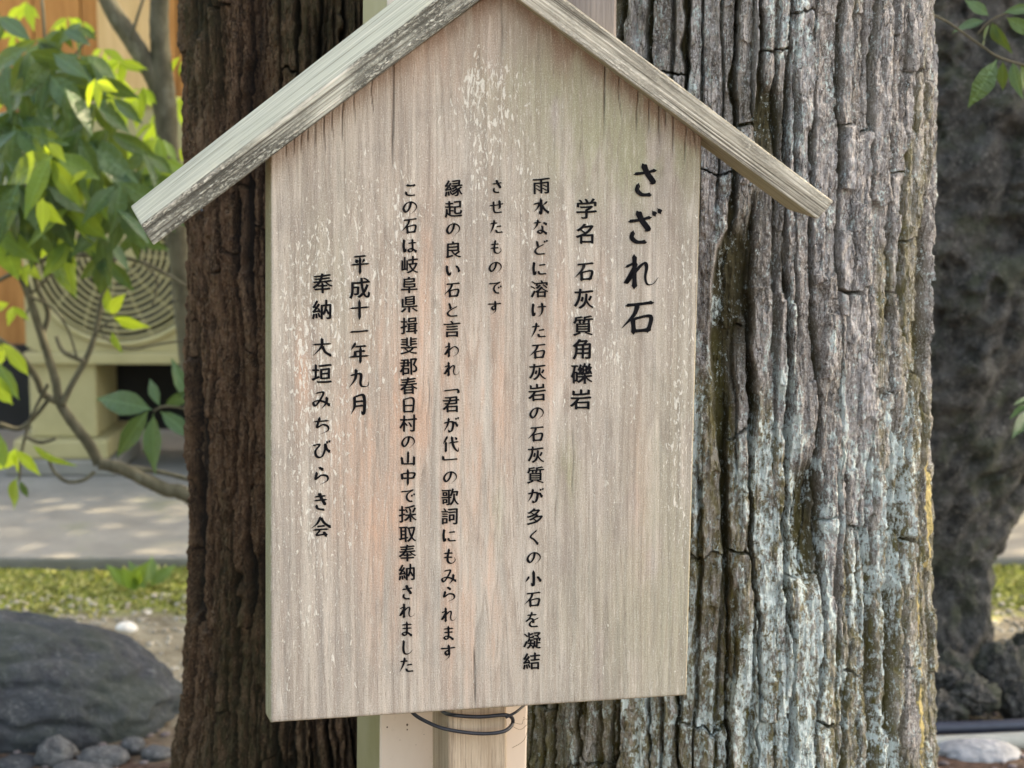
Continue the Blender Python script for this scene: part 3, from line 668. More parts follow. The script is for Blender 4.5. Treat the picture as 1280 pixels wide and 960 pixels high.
fcur = bpy.data.curves.new('glyph', 'FONT'); fcur.size = 1.0
fobj = bpy.data.objects.new('glyph', fcur); SC.collection.objects.link(fobj)
dg = bpy.context.evaluated_depsgraph_get()
gcache = {}
def font_glyph(ch):
    """outline of a printed character, thickened and thinned like brush work, as filled triangles in a 0..100 box, y down"""
    if ch in gcache: return gcache[ch]
    fcur.body = ch; dg.update()
    oc = fobj.to_curve(bpy.context.evaluated_depsgraph_get(), apply_modifiers=False)
    polys = []
    for sp in oc.splines:
        bp = sp.bezier_points; m = len(bp); poly = []
        for i in range(m):
            a = bp[i]; b = bp[(i+1) % m]
            p0, p1, p2, p3 = a.co.copy(), a.handle_right.copy(), b.handle_left.copy(), b.co.copy()
            ln = (p3-p0).length; k = max(2, int(ln/0.03))
            for j in range(k):
                t = j/k; poly.append((p0*(1-t)**3+p1*3*t*(1-t)**2+p2*3*t*t*(1-t)+p3*t**3).to_2d())
        if len(poly) > 2: polys.append(poly)
    fobj.to_curve_clear()
    cu = bpy.data.curves.new('g', 'CURVE'); cu.dimensions = '2D'; cu.fill_mode = 'BOTH'
    # orientation: the largest contour is an outside one
    def area(p): return sum(p[i].x*p[(i+1) % len(p)].y-p[(i+1) % len(p)].x*p[i].y for i in range(len(p)))/2
    sgn = -1 if area(max(polys, key=lambda q: abs(area(q)))) > 0 else 1
    for poly in polys:
        m = len(poly); out = []
        for i in range(m):
            t = poly[(i+1) % m]-poly[i-1]
            if t.length < 1e-7: t = Vector((1, 0))
            t.normalize(); nn = Vector((-t.y, t.x))*sgn
            ox = 0.0; oy = 0.0
            q = poly[i]+Vector((nn.x*ox, nn.y*oy))
            # horizontals rise to the right and swell at their ends a little
            q = Vector((q.x, q.y+0.075*(q.x-0.5)+0.010*math.sin(q.x*6.3+q.y*3)))
            out.append(q)
        sp = cu.splines.new('POLY'); sp.points.add(m-1)
        for i, q in enumerate(out): sp.points[i].co = (q.x, q.y, 0, 1)
        sp.use_cyclic_u = True
    co = bpy.data.objects.new('g', cu); SC.collection.objects.link(co)
    me = co.to_mesh(); tri = [tuple(p.vertices) for p in me.polygons]
    vs = [((v_.co.x)*100, (0.88-v_.co.y)*100) for v_ in me.vertices]
    co.to_mesh_clear(); bpy.data.objects.remove(co); bpy.data.curves.remove(cu)
    gcache[ch] = (vs, tri); return gcache[ch]

cols = [  # text, ys, x at top, x at bottom, em size, brush width, description
 ('さざれ石', [225, 283, 339, 396], 806, 798, 47, 14, 'large heading column of four characters'),
 ('学名石灰質角礫岩', [261, 292, 339, 373, 407, 436, 467, 499], 733, 726, 29.5, 15, None),
 ('雨水などに溶けた石灰岩の石灰質が多くの小石を凝結', [232+25.83*k for k in range(24)], 676.5, 664.5, 24.5, 15, None),
 ('させたものです', [233+25.2*k for k in range(7)], 621, 618, 22.5, 15, None),
 ('縁起の良い石と言われ﹁君が代﹂の歌詞にもみられます', [235, 261, 286, 312, 337, 362, 387, 411, 437, 461, 488, 505, 531, 555, 573, 596, 621, 645, 669, 695, 720, 743, 768, 791, 815], 567, 560, 24.5, 15, None),
 ('この石は岐阜県揖斐郡春日村の山中で採取奉納されました', [237, 259, 282, 307, 331, 356, 380, 407, 432, 458, 482, 507, 529, 552, 573, 596, 619, 642, 667, 691, 715, 740, 763, 786, 809, 831], 512.5, 508, 24.5, 15, None),
 ('平成十一年九月', [330, 360, 387, 414, 441, 473, 506], 450, 448, 29, 15, None),
 ('奉納大垣みちびらき会', [354, 387, 434, 467, 499, 532, 562, 595, 627, 658], 403, 401, 29, 15, None),
]
rj = random.Random(3)
for txt, ys, xt, xb, em, bw, _ in cols:
    vs = []; fs = []; lay = 0
    for ci, ch in enumerate(txt):
        cy = ys[ci]; cx = xt+(xb-xt)*(cy-ys[0])/max(1, ys[-1]-ys[0])
        sz = em*(0.86 if (ch in G and ord(ch) < 0x3100) else 0.92)
        if em > 40: sz = em*(1.02 if ch != '石' else 1.0)
        if ch in '﹁﹂': sz = em*0.85
        sx, sy = sz*(0.97+0.06*rj.random()), sz*(0.97+0.05*rj.random())
        rot = R_(rj.uniform(-1.5, 1.5))
        def place(x, y, c):
            dx = (x-50)/100*sx; dy = (y-50)/100*sy
            dx, dy = dx*math.cos(rot)-dy*math.sin(rot), dx*math.sin(rot)+dy*math.cos(rot)
            a, b = L2(cx+dx-0.06*dy*0, cy+dy)
            return wld(a, b, 0.0009+c)
        if ch in G:
            for st in G[ch]:
                lay += 1
                l, r = stroke_strip(st, bw); b0 = len(vs); c = 0.00002*(lay % 6)
                for p, q in zip(l, r): vs.append(place(p.x, p.y, c)); vs.append(place(q.x, q.y, c))
                for k in range(len(l)-1): fs.append((b0+2*k, b0+2*k+1, b0+2*k+3, b0+2*k+2))
        else:
            gv_, tri = font_glyph(ch); b0 = len(vs)
            for q_, dx_ in enumerate((-2.2, 0.0, 2.2)):        # three passes side by side: heavier uprights, thin crossbars
                b0 = len(vs)
                for (x, y) in gv_: vs.append(place(x+dx_, y+0.5*dx_, 0.00003*q_))
                for t in tri: fs.append(tuple(b0+i for i in t))
    mesh_obj('lettering_column', vs, fs, M['ink'], sign, False)
bpy.data.objects.remove(fobj)

#@@BACKGROUND@@
# ------------------------------------------------------------------ ground, slab, moss
print('ground')
SLAB_H = 0.032; SLAB0 = at_z(100, 697, SLAB_H).y
gx = np.unique(np.concatenate([np.linspace(-150, -3, 12), np.linspace(-3, 3, 160), np.linspace(3, 150, 12)]))
gy = np.unique(np.concatenate([np.linspace(-150, -3, 12), np.linspace(-3, 1, 30), np.linspace(1, 6.6, 190), np.linspace(6.6, 150, 12)]))
GX, GY = np.meshgrid(gx, gy)
near = (np.abs(GX) < 3)*(GY > -3)*(GY < 6.5)
GZ = near*(0.035*(f2(GX*2.3, GY*2.3, 3, 3)-0.5)+0.012*(f2(GX*14, GY*14, 4, 3)-0.5))
idx = np.arange(GX.size).reshape(GX.shape)
gf = np.stack([idx[:-1, :-1].ravel(), idx[:-1, 1:].ravel(), idx[1:, 1:].ravel(), idx[1:, :-1].ravel()], axis=1)
def gz(x, y):
    xa = np.array([float(x)]); ya = np.array([float(y)])
    return float((0.035*(f2(xa*2.3, ya*2.3, 3, 3)-0.5)+0.012*(f2(xa*14, ya*14, 4, 3)-0.5))[0]) if abs(x) < 3 and -3 < y < 6.5 else 0.0
def mat_ground():
    s = NT('sandy_soil'); o = s.obj()
    n = s.noise(o, 9, 6, 0.7)
    col = s.mix(s.ramp(n, [(0.38, 0.0), (0.6, 1.0)]), (0.20, 0.165, 0.11), (0.42, 0.37, 0.27))
    sep = s.n('ShaderNodeSeparateXYZ'); s.l(o, sep.inputs[0])
    # needle litter near the trunks, moss strip in front of the concrete
    lit = s.ramp(s.math('ADD', sep.outputs[1], s.math('MULTIPLY', n, 0.9)), [(0.0, 1.0), (1.0, 0.0)])
    l2 = s.math('MULTIPLY', s.math('SUBTRACT', 2.85, s.math('ADD', sep.outputs[1], s.math('MULTIPLY', n, 0.9))), 2.0)
    l2 = s.math('MINIMUM', s.math('MAXIMUM', l2, 0.0), 1.0)
    col = s.mix(l2, col, s.mix(s.ramp(s.noise(o, 60, 5, 0.8), [(0.4, 0.0), (0.6, 1.0)]), (0.05, 0.03, 0.024), (0.13, 0.085, 0.065)))
    m2 = s.math('MULTIPLY', s.math('SUBTRACT', s.math('ADD', sep.outputs[1], s.math('MULTIPLY', n, 0.6)), 3.32), 6.0)
    m2 = s.math('MINIMUM', s.math('MAXIMUM', m2, 0.0), 1.0)
    col = s.mix(m2, col, s.mix(s.ramp(s.noise(o, 30, 5, 0.8), [(0.4, 0.0), (0.6, 1.0)]), (0.10, 0.13, 0.025), (0.30, 0.33, 0.07)))
    return s.fin(col, 0.95, s.bump(s.noise(o, 90, 6, 0.8), 0.8, 0.012), 0.1)
g = mesh_obj('ground', np.stack([GX.ravel(), GY.ravel(), GZ.ravel()], axis=1), gf, mat_ground()); tag(g, kind='structure')

def box_bm(bm, x0, x1, y0, y1, z0, z1, bev=0.0):
    v = [bm.verts.new(p) for p in ((x0, y0, z0), (x1, y0, z0), (x1, y1, z0), (x0, y1, z0), (x0, y0, z1), (x1, y0, z1), (x1, y1, z1), (x0, y1, z1))]
    fs_ = [bm.faces.new([v[i] for i in q]) for q in ((0, 3, 2, 1), (4, 5, 6, 7), (0, 1, 5, 4), (1, 2, 6, 5), (2, 3, 7, 6), (3, 0, 4, 7))]
    if bev:
        ed = list({e for f_ in fs_ for e in f_.edges}); bmesh.ops.bevel(bm, geom=ed, offset=bev, segments=2, affect='EDGES', profile=0.6)
def box(name, x0, x1, y0, y1, z0, z1, mat, parent=None, bev=0.0):
    bm = bmesh.new(); box_bm(bm, x0, x1, y0, y1, z0, z1, bev)
    me = bpy.data.meshes.new(name); bm.to_mesh(me); bm.free(); me.materials.append(mat)
    return link(bpy.data.objects.new(name, me), parent)
M['concrete'] = mat_simple('old_concrete', (0.16, 0.157, 0.14), (0.25, 0.245, 0.22), 6, 0.9, 0.6, 0.004, 0.2, det=8, ramp=(0.3, 0.7), extra=((0.16, 0.17, 0.12), 3.0, 0.55, 0.72))
tag(box('pavement', -6, 6, SLAB0, 8.2, -0.1, SLAB_H, M['concrete'], None, 0.012), kind='structure')

# moss: small upright tufts, joined
def cards(n_, xr, yr, size, seed, zf, lean=0.9, pred=None):
    r = np.random.RandomState(seed); vs = []; fs = []
    for _ in range(n_):
        x = r.uniform(*xr); y = r.uniform(*yr)
        if pred and not pred(x, y, r): continue
        z = zf(x, y); s_q = size*(0.5+r.rand()); an = r.uniform(0, 6.28); tl = r.uniform(0.1, lean)
        c, s__ = math.cos(an), math.sin(an); b = len(vs)
        wv = Vector((c, s__, 0))*s_q*0.32; up = Vector((-s__*math.sin(tl), c*math.sin(tl), math.cos(tl)))*s_q
        p = Vector((x, y, z-0.004)); vs += [p-wv*0.5, p+wv*0.5, p+wv+up*0.6, p+up, p-wv+up*0.6]; fs.append((b, b+1, b+2, b+3, b+4))
    return vs, fs
def mat_moss():
    s = NT('moss_green'); o = s.obj()
    a_ = s.noise(o, 16, 5, 0.8); b_ = s.noise(s.scale(o, (1, 1, 1), (4, 4, 4)), 55, 4, 0.8)
    col = s.mix(s.ramp(a_, [(0.40, 0.0), (0.60, 1.0)]), (0.13, 0.14, 0.035), (0.42, 0.41, 0.13))
    col = s.mix(s.ramp(b_, [(0.52, 0.0), (0.62, 1.0)]), col, (0.66, 0.62, 0.30))
    col = s.mix(s.ramp(b_, [(0.36, 1.0), (0.44, 0.0)]), col, (0.06, 0.055, 0.02))
    return s.fin(col, 0.9, None, 0.15)
M['moss'] = mat_moss()
pm = lambda x, y, r: r.rand() < float(sst(np.array([0.34]), np.array([0.62]), f2(np.array([x*4]), np.array([y*5]), 6, 3)+1.6*(y-3.15))[0])
vs, fs = cards(24000, (-1.9, 1.9), (2.85, SLAB0-0.005), 0.014, 3, gz, 1.2, pm)
tag(mesh_obj('moss', vs, fs, M['moss'], None, False), 'yellow green moss along the edge of the concrete pavement', 'moss', kind='stuff')

# pebbles and leaf litter: too many to count
def rock_mesh(name, rad, sc, seed, sub, mat, amp=0.28, freq=1.6, flat=None, rough=0.05):
    bm = bmesh.new(); bmesh.ops.create_icosphere(bm, subdivisions=sub, radius=1.0)
    me = bpy.data.meshes.new(name); bm.to_mesh(me); bm.free()
    p = np.empty(len(me.vertices)*3); me.vertices.foreach_get('co', p); p = p.reshape(-1, 3)
    nrm = p/np.linalg.norm(p, axis=1, keepdims=True)
    q = p*freq+seed*3.17
    dsp = 1+amp*2*(f3(q, seed, 4)-0.5)+rough*2*(f3(p*9+seed, seed+3, 4)-0.5)
    ridg = np.abs(f3(p*2.7+seed, seed+9, 3)-0.5)*2; dsp -= amp*0.35*(1-np.clip(ridg*4, 0, 1))
    p = nrm*dsp[:, None]*np.array(sc)*rad
    me.vertices.foreach_set('co', p.ravel()); me.polygons.foreach_set('use_smooth', np.ones(len(me.polygons), bool)); me.update(); me.materials.append(mat)
    return me
def mat_rock(name, c1, c2, c3, sc=7, bump=0.9, dist=0.02, moss=None, rough=0.85):
    s = NT(name); o = s.obj()
    n = s.noise(o, sc, 8, 0.7, 0.4); m_ = s.noise(o, sc*6, 5, 0.75)
    col = s.mix(s.ramp(n, [(0.38, 0.0), (0.6, 1.0)]), c1, c2)
    col = s.mix(s.ramp(m_, [(0.55, 0.0), (0.68, 0.75)]), col, c3)
    col = s.mix(s.ramp(s.noise(s.scale(o, (1, 1, 1), (3, 2, 1)), sc*3, 5, 0.8), [(0.57, 0.0), (0.66, 0.6)]), col, c3)
    if moss: col = s.mix(s.ramp(s.noise(s.scale(o, (1, 1, 1), (9, 2, 1)), sc*0.5, 4, 0.7), [(0.48, 0.0), (0.62, 0.6)]), col, moss)
    h = s.math('ADD', n, s.math('MULTIPLY', m_, 0.4))
    return s.fin(col, rough, s.bump(h, bump, dist), 0.3)
M['boulder'] = mat_rock('dark_boulder', (0.030, 0.034, 0.042), (0.062, 0.070, 0.080), (0.15, 0.165, 0.17), 9, 1.0, 0.02, (0.045, 0.058, 0.045))
M['rubble'] = mat_rock('grey_stone', (0.05, 0.053, 0.058), (0.11, 0.115, 0.12), (0.24, 0.24, 0.24), 16, 0.8, 0.01)
M['conglomerate'] = mat_rock('dark_conglomerate', (0.045, 0.044, 0.042), (0.15, 0.148, 0.14), (0.42, 0.41, 0.37), 22, 1.0, 0.05, (0.11, 0.13, 0.08))
M['white_stone'] = mat_rock('white_pebble', (0.60, 0.58, 0.53), (0.75, 0.73, 0.68), (0.82, 0.8, 0.77), 10, 0.3, 0.003)

def stone(name, px, py, y, wpx, hpx, dpt, seed, mat, label, cat='stone', group=None, sub=4, amp=0.28, freq=1.4, rot=0.0, roughn=0.05):
    c = at_y(px, py, y); m_ = mpp(y)
    o = bpy.data.objects.new(name, rock_mesh(name, 1.0, (wpx*m_/2, dpt, hpx*m_/2), seed, sub, mat, amp, freq, rough=roughn))
    SC.collection.objects.link(o); o.location = c; o.rotation_euler = (0, rot, 0); return tag(o, label, cat, group)
# stones at the lower left
stone('boulder', 22, 874, 2.24, 440, 206, 0.30, 5, M['boulder'], 'large low dark grey boulder lying left of the darker cedar', 'boulder', sub=6, amp=0.13, freq=1.0, rot=R_(6), roughn=0.025)
stone('stone', 70, 944, 1.93, 52, 46, 0.05, 12, M['rubble'], 'pale rounded stone in front of the boulder at the lower left', sub=4)
stone('stone', 128, 947, 1.92, 70, 30, 0.05, 14, M['rubble'], 'flat grey stone between the pale rounded stone and the cedar', sub=4)
stone('stone', 167, 932, 1.98, 34, 24, 0.03, 18, M['rubble'], 'small upright light stone at the foot of the boulder', sub=3)
stone('stone', 196, 942, 1.94, 40, 20, 0.035, 21, M['rubble'], 'small flat stone touching the left edge of the darker cedar', sub=3)
stone('stone', 20, 958, 1.90, 60, 26, 0.05, 25, M['boulder'], 'dark flat stone in the lower left corner', sub=3)
stone('stone', 100, 968, 1.86, 90, 30, 0.06, 27, M['rubble'], 'broad flat stone cut by the bottom edge, below the pale rounded stone', sub=3)
c_ = at_z(158, 789, 0.02)
stone('white_stone', 158, 785, c_.y, 29, 15, 0.03, 31, M['white_stone'], 'small bright white stone on the sandy ground beyond the boulder', sub=3)
stone('white_stone', 183, 768, c_.y+0.25, 17, 8, 0.02, 33, M['white_stone'], 'smaller whitish stone just beyond the bright white stone', sub=3)
# big dark rock on the right, with a foot of rubble
ry = 2.45
def big_rock():
    nz, na = 230, 240
    zz = np.linspace(0.0, 1, nz); aa = np.linspace(0, 2*math.pi, na, endpoint=False)
    Zz, Aa = np.meshgrid(zz, aa, indexing='ij')
    kz = [0.0, 0.10, 0.17, 0.24, 0.32, 0.45, 0.65, 0.85, 0.95, 1.0]
    half = np.interp(Zz, kz, [0.25, 0.235, 0.245, 0.30, 0.36, 0.40, 0.42, 0.36, 0.22, 0.02])
    cen = np.interp(Zz, kz, [0.945, 0.94, 0.925, 0.935, 0.985, 1.05, 1.09, 1.08, 1.05, 1.03])
    dep = half*0.85
    P = np.stack([(Aa*0+np.cos(Aa)).ravel()*1.5, np.sin(Aa).ravel()*1.5, Zz.ravel()*7], axis=1)
    q = 1+0.20*(f3(P, 4, 4)-0.5)*2+0.09*(f3(P*3.3, 9, 4)-0.5)*2+0.06*(f3(P*9, 12, 3)-0.5)*2
    pit = f3(P*5+4, 15, 3); q = q-0.10*np.clip((0.42-pit)*6, 0, 1)
    q = q.reshape(Aa.shape)
    X = cen+half*q*np.cos(Aa); Y = ry+0.12+dep*q*np.sin(Aa); Z = Zz*1.95-0.04
    idx = np.arange(nz*na).reshape(nz, na); nx2 = np.roll(idx, -1, axis=1)
    fs = np.stack([idx[:-1].ravel(), nx2[:-1].ravel(), nx2[1:].ravel(), idx[1:].ravel()], axis=1)
    return np.stack([X.ravel(), Y.ravel(), Z.ravel()], axis=1), fs
vs, fs = big_rock()
tag(mesh_obj('standing_rock', vs, fs, M['conglomerate']), 'tall rough dark conglomerate rock standing at the right edge', 'rock')
k = 0
for (px, py, wp, hp, yy, lb) in [(1185, 850, 70, 70, 2.22, 'dark lumpy stone at the foot of the tall rock, next to the pale cedar'), (1250, 845, 75, 95, 2.24, 'larger greenish dark stone at the right foot of the tall rock'), (1218, 870, 60, 50, 2.14, 'small dark stone wedged low between the two foot stones of the tall rock'),
                                 (1275, 880, 50, 60, 2.14, 'dark stone above the pipe at the right edge'), (1180, 885, 60, 40, 2.12, 'low dark stone just above the blue-black pipe beside the cedar'), (1300, 835, 90, 120, 2.3, 'dark stone mostly cut off by the right edge')]:
    k += 1; stone('foot_stone', px, py, yy, wp, hp, 0.05, 50+k*3, M['conglomerate'], lb, 'stone', 'dark stones at the foot of the tall rock', 5, 0.5, 1.9, 0.0, 0.09)
stone('stone', 1222, 950, 1.93, 120, 56, 0.06, 71, mat_rock('pale_blue_stone', (0.20, 0.21, 0.225), (0.32, 0.33, 0.35), (0.46, 0.47, 0.48), 8, 0.7, 0.008), 'pale bluish grey stone below the corrugated conduit at the lower right', sub=5, amp=0.2)
# pipe and corrugated conduit
py_ = 2.03
P = [at_y(1080, 917, py_), at_y(1160, 911, py_), at_y(1220, 909, py_), at_y(1290, 906, py_), at_y(1420, 902, py_)]
M['pipe'] = mat_simple('blue_black_pipe', (0.018, 0.024, 0.042), (0.03, 0.038, 0.06), 30, 0.4, 0.1, 0.001, 0.5)
vs, fs = tube(P, [8.2*mpp(py_)]*5, 16); tag(mesh_obj('water_pipe', vs, fs, M['pipe']), 'blue-black straight pipe lying behind the corrugated conduit', 'pipe')
P = [at_y(1080, 936, 1.98), at_y(1160, 932, 1.98), at_y(1220, 928, 1.98), at_y(1290, 925, 1.98), at_y(1420, 920, 1.98)]
dirv = (P[-1]-P[0]).normalized(); L_ = (P[-1]-P[0]).length; r0 = 13*mpp(1.98)
vs, fs = [], []; rings = int(L_/0.0011)
upv = Vector((0, 0, 1)); s2 = dirv.cross(upv).normalized(); u2 = s2.cross(dirv).normalized()
for i in range(rings+1):
    p = P[0]+dirv*(L_*i/rings); rr = r0*(0.93+0.07*math.cos(2*math.pi*(L_*i/rings)/0.0062))
    for k in range(18): an = 2*math.pi*k/18; vs.append(p+s2*math.cos(an)*rr+u2*math.sin(an)*rr)
for i in range(rings):
    for k in range(18): a = i*18+k; b = i*18+(k+1) % 18; fs.append((a, b, b+18, a+18))
tag(mesh_obj('corrugated_conduit', vs, fs, mat_simple('grey_conduit', (0.40, 0.40, 0.36), (0.50, 0.50, 0.45), 20, 0.5, 0.1, 0.001)), 'light grey corrugated conduit lying in front of the blue-black pipe', 'conduit')
# litter
def pebbles(n_, regions, sr, seed, mat, name, label, cat, flat=0.6):
    r = np.random.RandomState(seed); bm = bmesh.new(); bmesh.ops.create_icosphere(bm, subdivisions=1, radius=1.0)
    base = np.array([v.co for v in bm.verts]); bf = np.array([[v.index for v in f.verts] for f in bm.faces]); bm.free()
    V = []; F = []
    for i in range(n_):
        x0, x1, y0, y1 = regions[r.randint(len(regions))]; x = r.uniform(x0, x1); y = r.uniform(y0, y1); s_q = r.uniform(*sr)
        a = r.uniform(0, 6.28); q = base*(1+0.25*(r.rand(len(base), 1)-0.5))*np.array([1, 0.7, flat])*s_q
        c, s__ = math.cos(a), math.sin(a); q = np.stack([q[:, 0]*c-q[:, 1]*s__, q[:, 0]*s__+q[:, 1]*c, q[:, 2]], axis=1)
        V.append(q+np.array([x, y, gz(x, y)+s_q*0.2])); F.append(bf+i*len(base))
    return tag(mesh_obj(name, np.concatenate(V), np.concatenate(F), mat, None, True), label, cat, kind='stuff')
pebbles(2200, [(-1.5, 0.0, 2.4, 3.3), (0.4, 1.9, 2.4, 3.3)], (0.004, 0.013), 3, mat_simple('pale_gravel', (0.28, 0.24, 0.18), (0.52, 0.48, 0.40), 9, 0.9, 0.3), 'gravel', 'fine pale gravel scattered over the sandy ground', 'gravel')
pebbles(500, [(-1.2, -0.2, 1.5, 2.4), (0.5, 1.3, 1.6, 2.3)], (0.004, 0.016), 5, mat_simple('purple_grey_chips', (0.09, 0.07, 0.07), (0.24, 0.205, 0.205), 9, 0.9, 0.3), 'stone_chips', 'purplish grey stone chips and litter round the tree feet', 'stone chips', 0.4)

# ------------------------------------------------------------------ wall and air conditioner
print('wall')
WY = 6.15
M['wall_wood'] = mat_simple('orange_wall_wood', (0.30, 0.125, 0.035), (0.46, 0.22, 0.07), 5, 0.7, 0.3, 0.003, 0.3, (6, 6, 0.6))
M['wall_pale'] = mat_simple('pale_wall_wood', (0.50, 0.34, 0.16), (0.60, 0.42, 0.22), 5, 0.7, 0.3, 0.003, 0.3, (6, 6, 0.6))
wall = empty('wooden_wall', (0, WY, 0)); tag(wall, 'orange-brown wooden building wall with paler posts behind the air conditioner', 'wall')
pl = None; pw = 0.2; bw_ = 0.0
for i in range(34):
    x = -3.4+i*pw
    if pl is None:
        bm = bmesh.new(); box_bm(bm, 0.003, pw-0.003, 0, 0.03, 0.35, 2.6, 0.004); me = bpy.data.meshes.new('plank'); bm.to_mesh(me); bm.free(); me.materials.append(M['wall_wood']); pl = me
    o = bpy.data.objects.new('plank', pl); SC.collection.objects.link(o); o.parent = wall; o.location = (x, 0, 0)
for x0, x1 in [(-1.72, -1.50), (-0.95, -0.62), (0.4, 0.62), (1.95, 2.2)]:
    box('post', x0, x1, WY-0.06, WY-0.002, 0.355, 2.6, M['wall_pale'], wall, 0.005)
box('foundation', -3.4, 3.4, WY-0.02, WY+0.2, SLAB_H+0.001, 0.345, M['concrete'], wall, 0.005)
box('backing', -3.4, 3.4, WY+0.032, WY+0.1, 0.35, 2.6, M['wall_wood'], wall)

AY = 5.0
M['ac'] = mat_simple('yellowed_cream_casing', (0.32, 0.29, 0.145), (0.40, 0.355, 0.19), 4, 0.5, 0.05, 0.001, 0.4, extra=((0.30, 0.27, 0.16), 7, 0.6, 0.8))
M['ac_dark'] = mat_simple('gap_shade_black', (0.012, 0.012, 0.012), (0.02, 0.02, 0.02), 5, 0.8, 0)
ac = empty('air_conditioner', (at_y(130, 455, AY).x, AY, 0)); tag(ac, 'cream outdoor air conditioner unit with round ringed fan grille, left behind the shrub', 'air conditioner')
tl = at_y(22, 134, AY); br = at_y(400, 440, AY)
x0, x1, z0, z1 = tl.x, br.x, br.z, tl.z
gcn = at_y(150, 312, AY); gr = 118*mpp(AY)
# casing as a frame round the fan opening: ring of faces from a circle to the rectangle
bm = bmesh.new(); NS = 64; inn = []; out = []
for k in range(NS):
    a = 2*math.pi*k/NS; c, s__ = math.cos(a), math.sin(a)
    inn.append((gcn.x+gr*c, gcn.z+gr*s__))
    tx = ((x1-gcn.x) if c > 0 else (x0-gcn.x))/c if abs(c) > 1e-6 else 1e9; tz = ((z1-gcn.z) if s__ > 0 else (z0-gcn.z))/s__ if abs(s__) > 1e-6 else 1e9
    t = min(tx, tz); out.append((gcn.x+t*c, gcn.z+t*s__))
vi = [bm.verts.new((p[0], AY, p[1])) for p in inn]; vo = [bm.verts.new((p[0], AY, p[1])) for p in out]
vb = [bm.verts.new((p[0], AY+0.42, p[1])) for p in out]; vd = [bm.verts.new((p[0], AY+0.05, p[1])) for p in inn]
for k in range(NS):
    j = (k+1) % NS; bm.faces.new((vi[k], vi[j], vo[j], vo[k])); bm.faces.new((vo[k], vo[j], vb[j], vb[k])); bm.faces.new((vi[j], vi[k], vd[k], vd[j]))
bm.faces.new(vb)
bmesh.ops.recalc_face_normals(bm, faces=bm.faces)
me = bpy.data.meshes.new('casing'); bm.to_mesh(me); bm.free(); me.materials.append(M['ac']); link(bpy.data.objects.new('casing', me), ac)
box('top_panel', x0-0.02, x1+0.02, AY-0.02, AY+0.44, z1+0.001, z1+0.035, M['ac'], ac, 0.01)
box('base_rail', x0-0.01, x1+0.01, AY-0.015, AY+0.43, z0-0.045, z0-0.001, M['ac'], ac, 0.008)
def disc(name, x, y, z, r, mat, parent, seg=40):
    vs = [(x+r*math.cos(2*math.pi*k/seg), y, z+r*math.sin(2*math.pi*k/seg)) for k in range(seg)]; return mesh_obj(name, vs, [tuple(range(seg))], mat, parent, False)
disc('fan_housing', gcn.x, AY+0.16, gcn.z, gr*1.01, M['ac_dark'], ac)
# fan: three pitched blades on a hub
vs, fs = [], []
for k in range(3):
    for i in range(7):
        for j in range(7):
            rr = gr*(0.22+0.66*j/6); a = 2.1*k+1.3*i/6+0.25*j/6
            vs.append((gcn.x+rr*math.cos(a), AY+0.07+0.06*i/6, gcn.z+rr*math.sin(a)))
    for i in range(6):
        for j in range(6): b = k*49+i*7+j; fs.append((b, b+1, b+8, b+7))
mesh_obj('fan_blades', vs, fs, mat_simple('fan_grey', (0.05, 0.05, 0.045), (0.08, 0.08, 0.07), 5, 0.6, 0), ac)
# grille rings: concentric wires joined, and radial stays
def torus_into(vs, fs, x, y, z, R0, r, seg=72, ms=6):
    b0 = len(vs)
    for i in range(seg):
        a = 2*math.pi*i/seg
        for k in range(ms):
            b = 2*math.pi*k/ms; q = R0+r*math.cos(b); vs.append((x+q*math.cos(a), y+r*0.7*math.sin(b), z+q*math.sin(a)))
    for i in range(seg):
        for k in range(ms):
            a = b0+i*ms+k; b = b0+i*ms+(k+1) % ms; c = b0+((i+1) % seg)*ms+(k+1) % ms; d_ = b0+((i+1) % seg)*ms+k; fs.append((a, d_, c, b))
for i in range(13):
    vs, fs = [], []; R0 = gr*(0.20+0.80*i/12); torus_into(vs, fs, gcn.x, AY-0.012-0.02*(1-(i/12)**2), gcn.z, R0, 0.0052 if i < 12 else 0.013); mesh_obj('grille_ring', vs, fs, M['ac'], ac)
for k in range(16):
    a = 2*math.pi*k/16+0.1; p = [Vector((gcn.x+gr*t*math.cos(a+0.25*t), AY-0.004-0.02*(1-t*t), gcn.z+gr*t*math.sin(a+0.25*t))) for t in (0.2, 0.45, 0.7, 1.0)]
    vs, fs = tube(p, [0.005]*4, 6); mesh_obj('grille_stay', vs, fs, M['ac'], ac)
disc('grille_hub', gcn.x, AY-0.036, gcn.z, gr*0.2, M['ac'], ac)
# stand: stepped blocks under the unit, dark space between
sx0, sx1 = at_y(18, 500, AY).x, at_y(136, 500, AY).x; zA = at_y(60, 480, AY).z; zB = at_y(60, 548, AY).z; zC = at_y(60, 572, AY).z
box('stand_foot', sx0+0.05, sx1-0.05, AY+0.02, AY+0.4, zB, z0-0.046, M['ac'], ac, 0.01)
box('stand_foot', sx0, sx1, AY-0.04, AY+0.42, zC, zB-0.001, M['ac'], ac, 0.01)
box('stand_foot', sx0-0.03, sx1+0.03, AY-0.06, AY+0.44, SLAB_H+0.001, zC-0.001, M['concrete'], ac, 0.01)
sx2, sx3 = at_y(330, 500, AY).x, at_y(400, 500, AY).x
box('stand_foot', sx2, sx3, AY+0.02, AY+0.4, SLAB_H+0.001, z0-0.046, M['concrete'], ac, 0.01)
pit = box('shadow_box', -2.6, 0.6, AY+0.46, AY+0.5, SLAB_H+0.09, z0-0.03, M['ac_dark'], None); pit.name = 'gap_shade_panel'  # near-black sheet standing in for the shade under the unit
tag(pit, 'black panel added as the shade in the gap under and behind the air conditioner', 'panel')

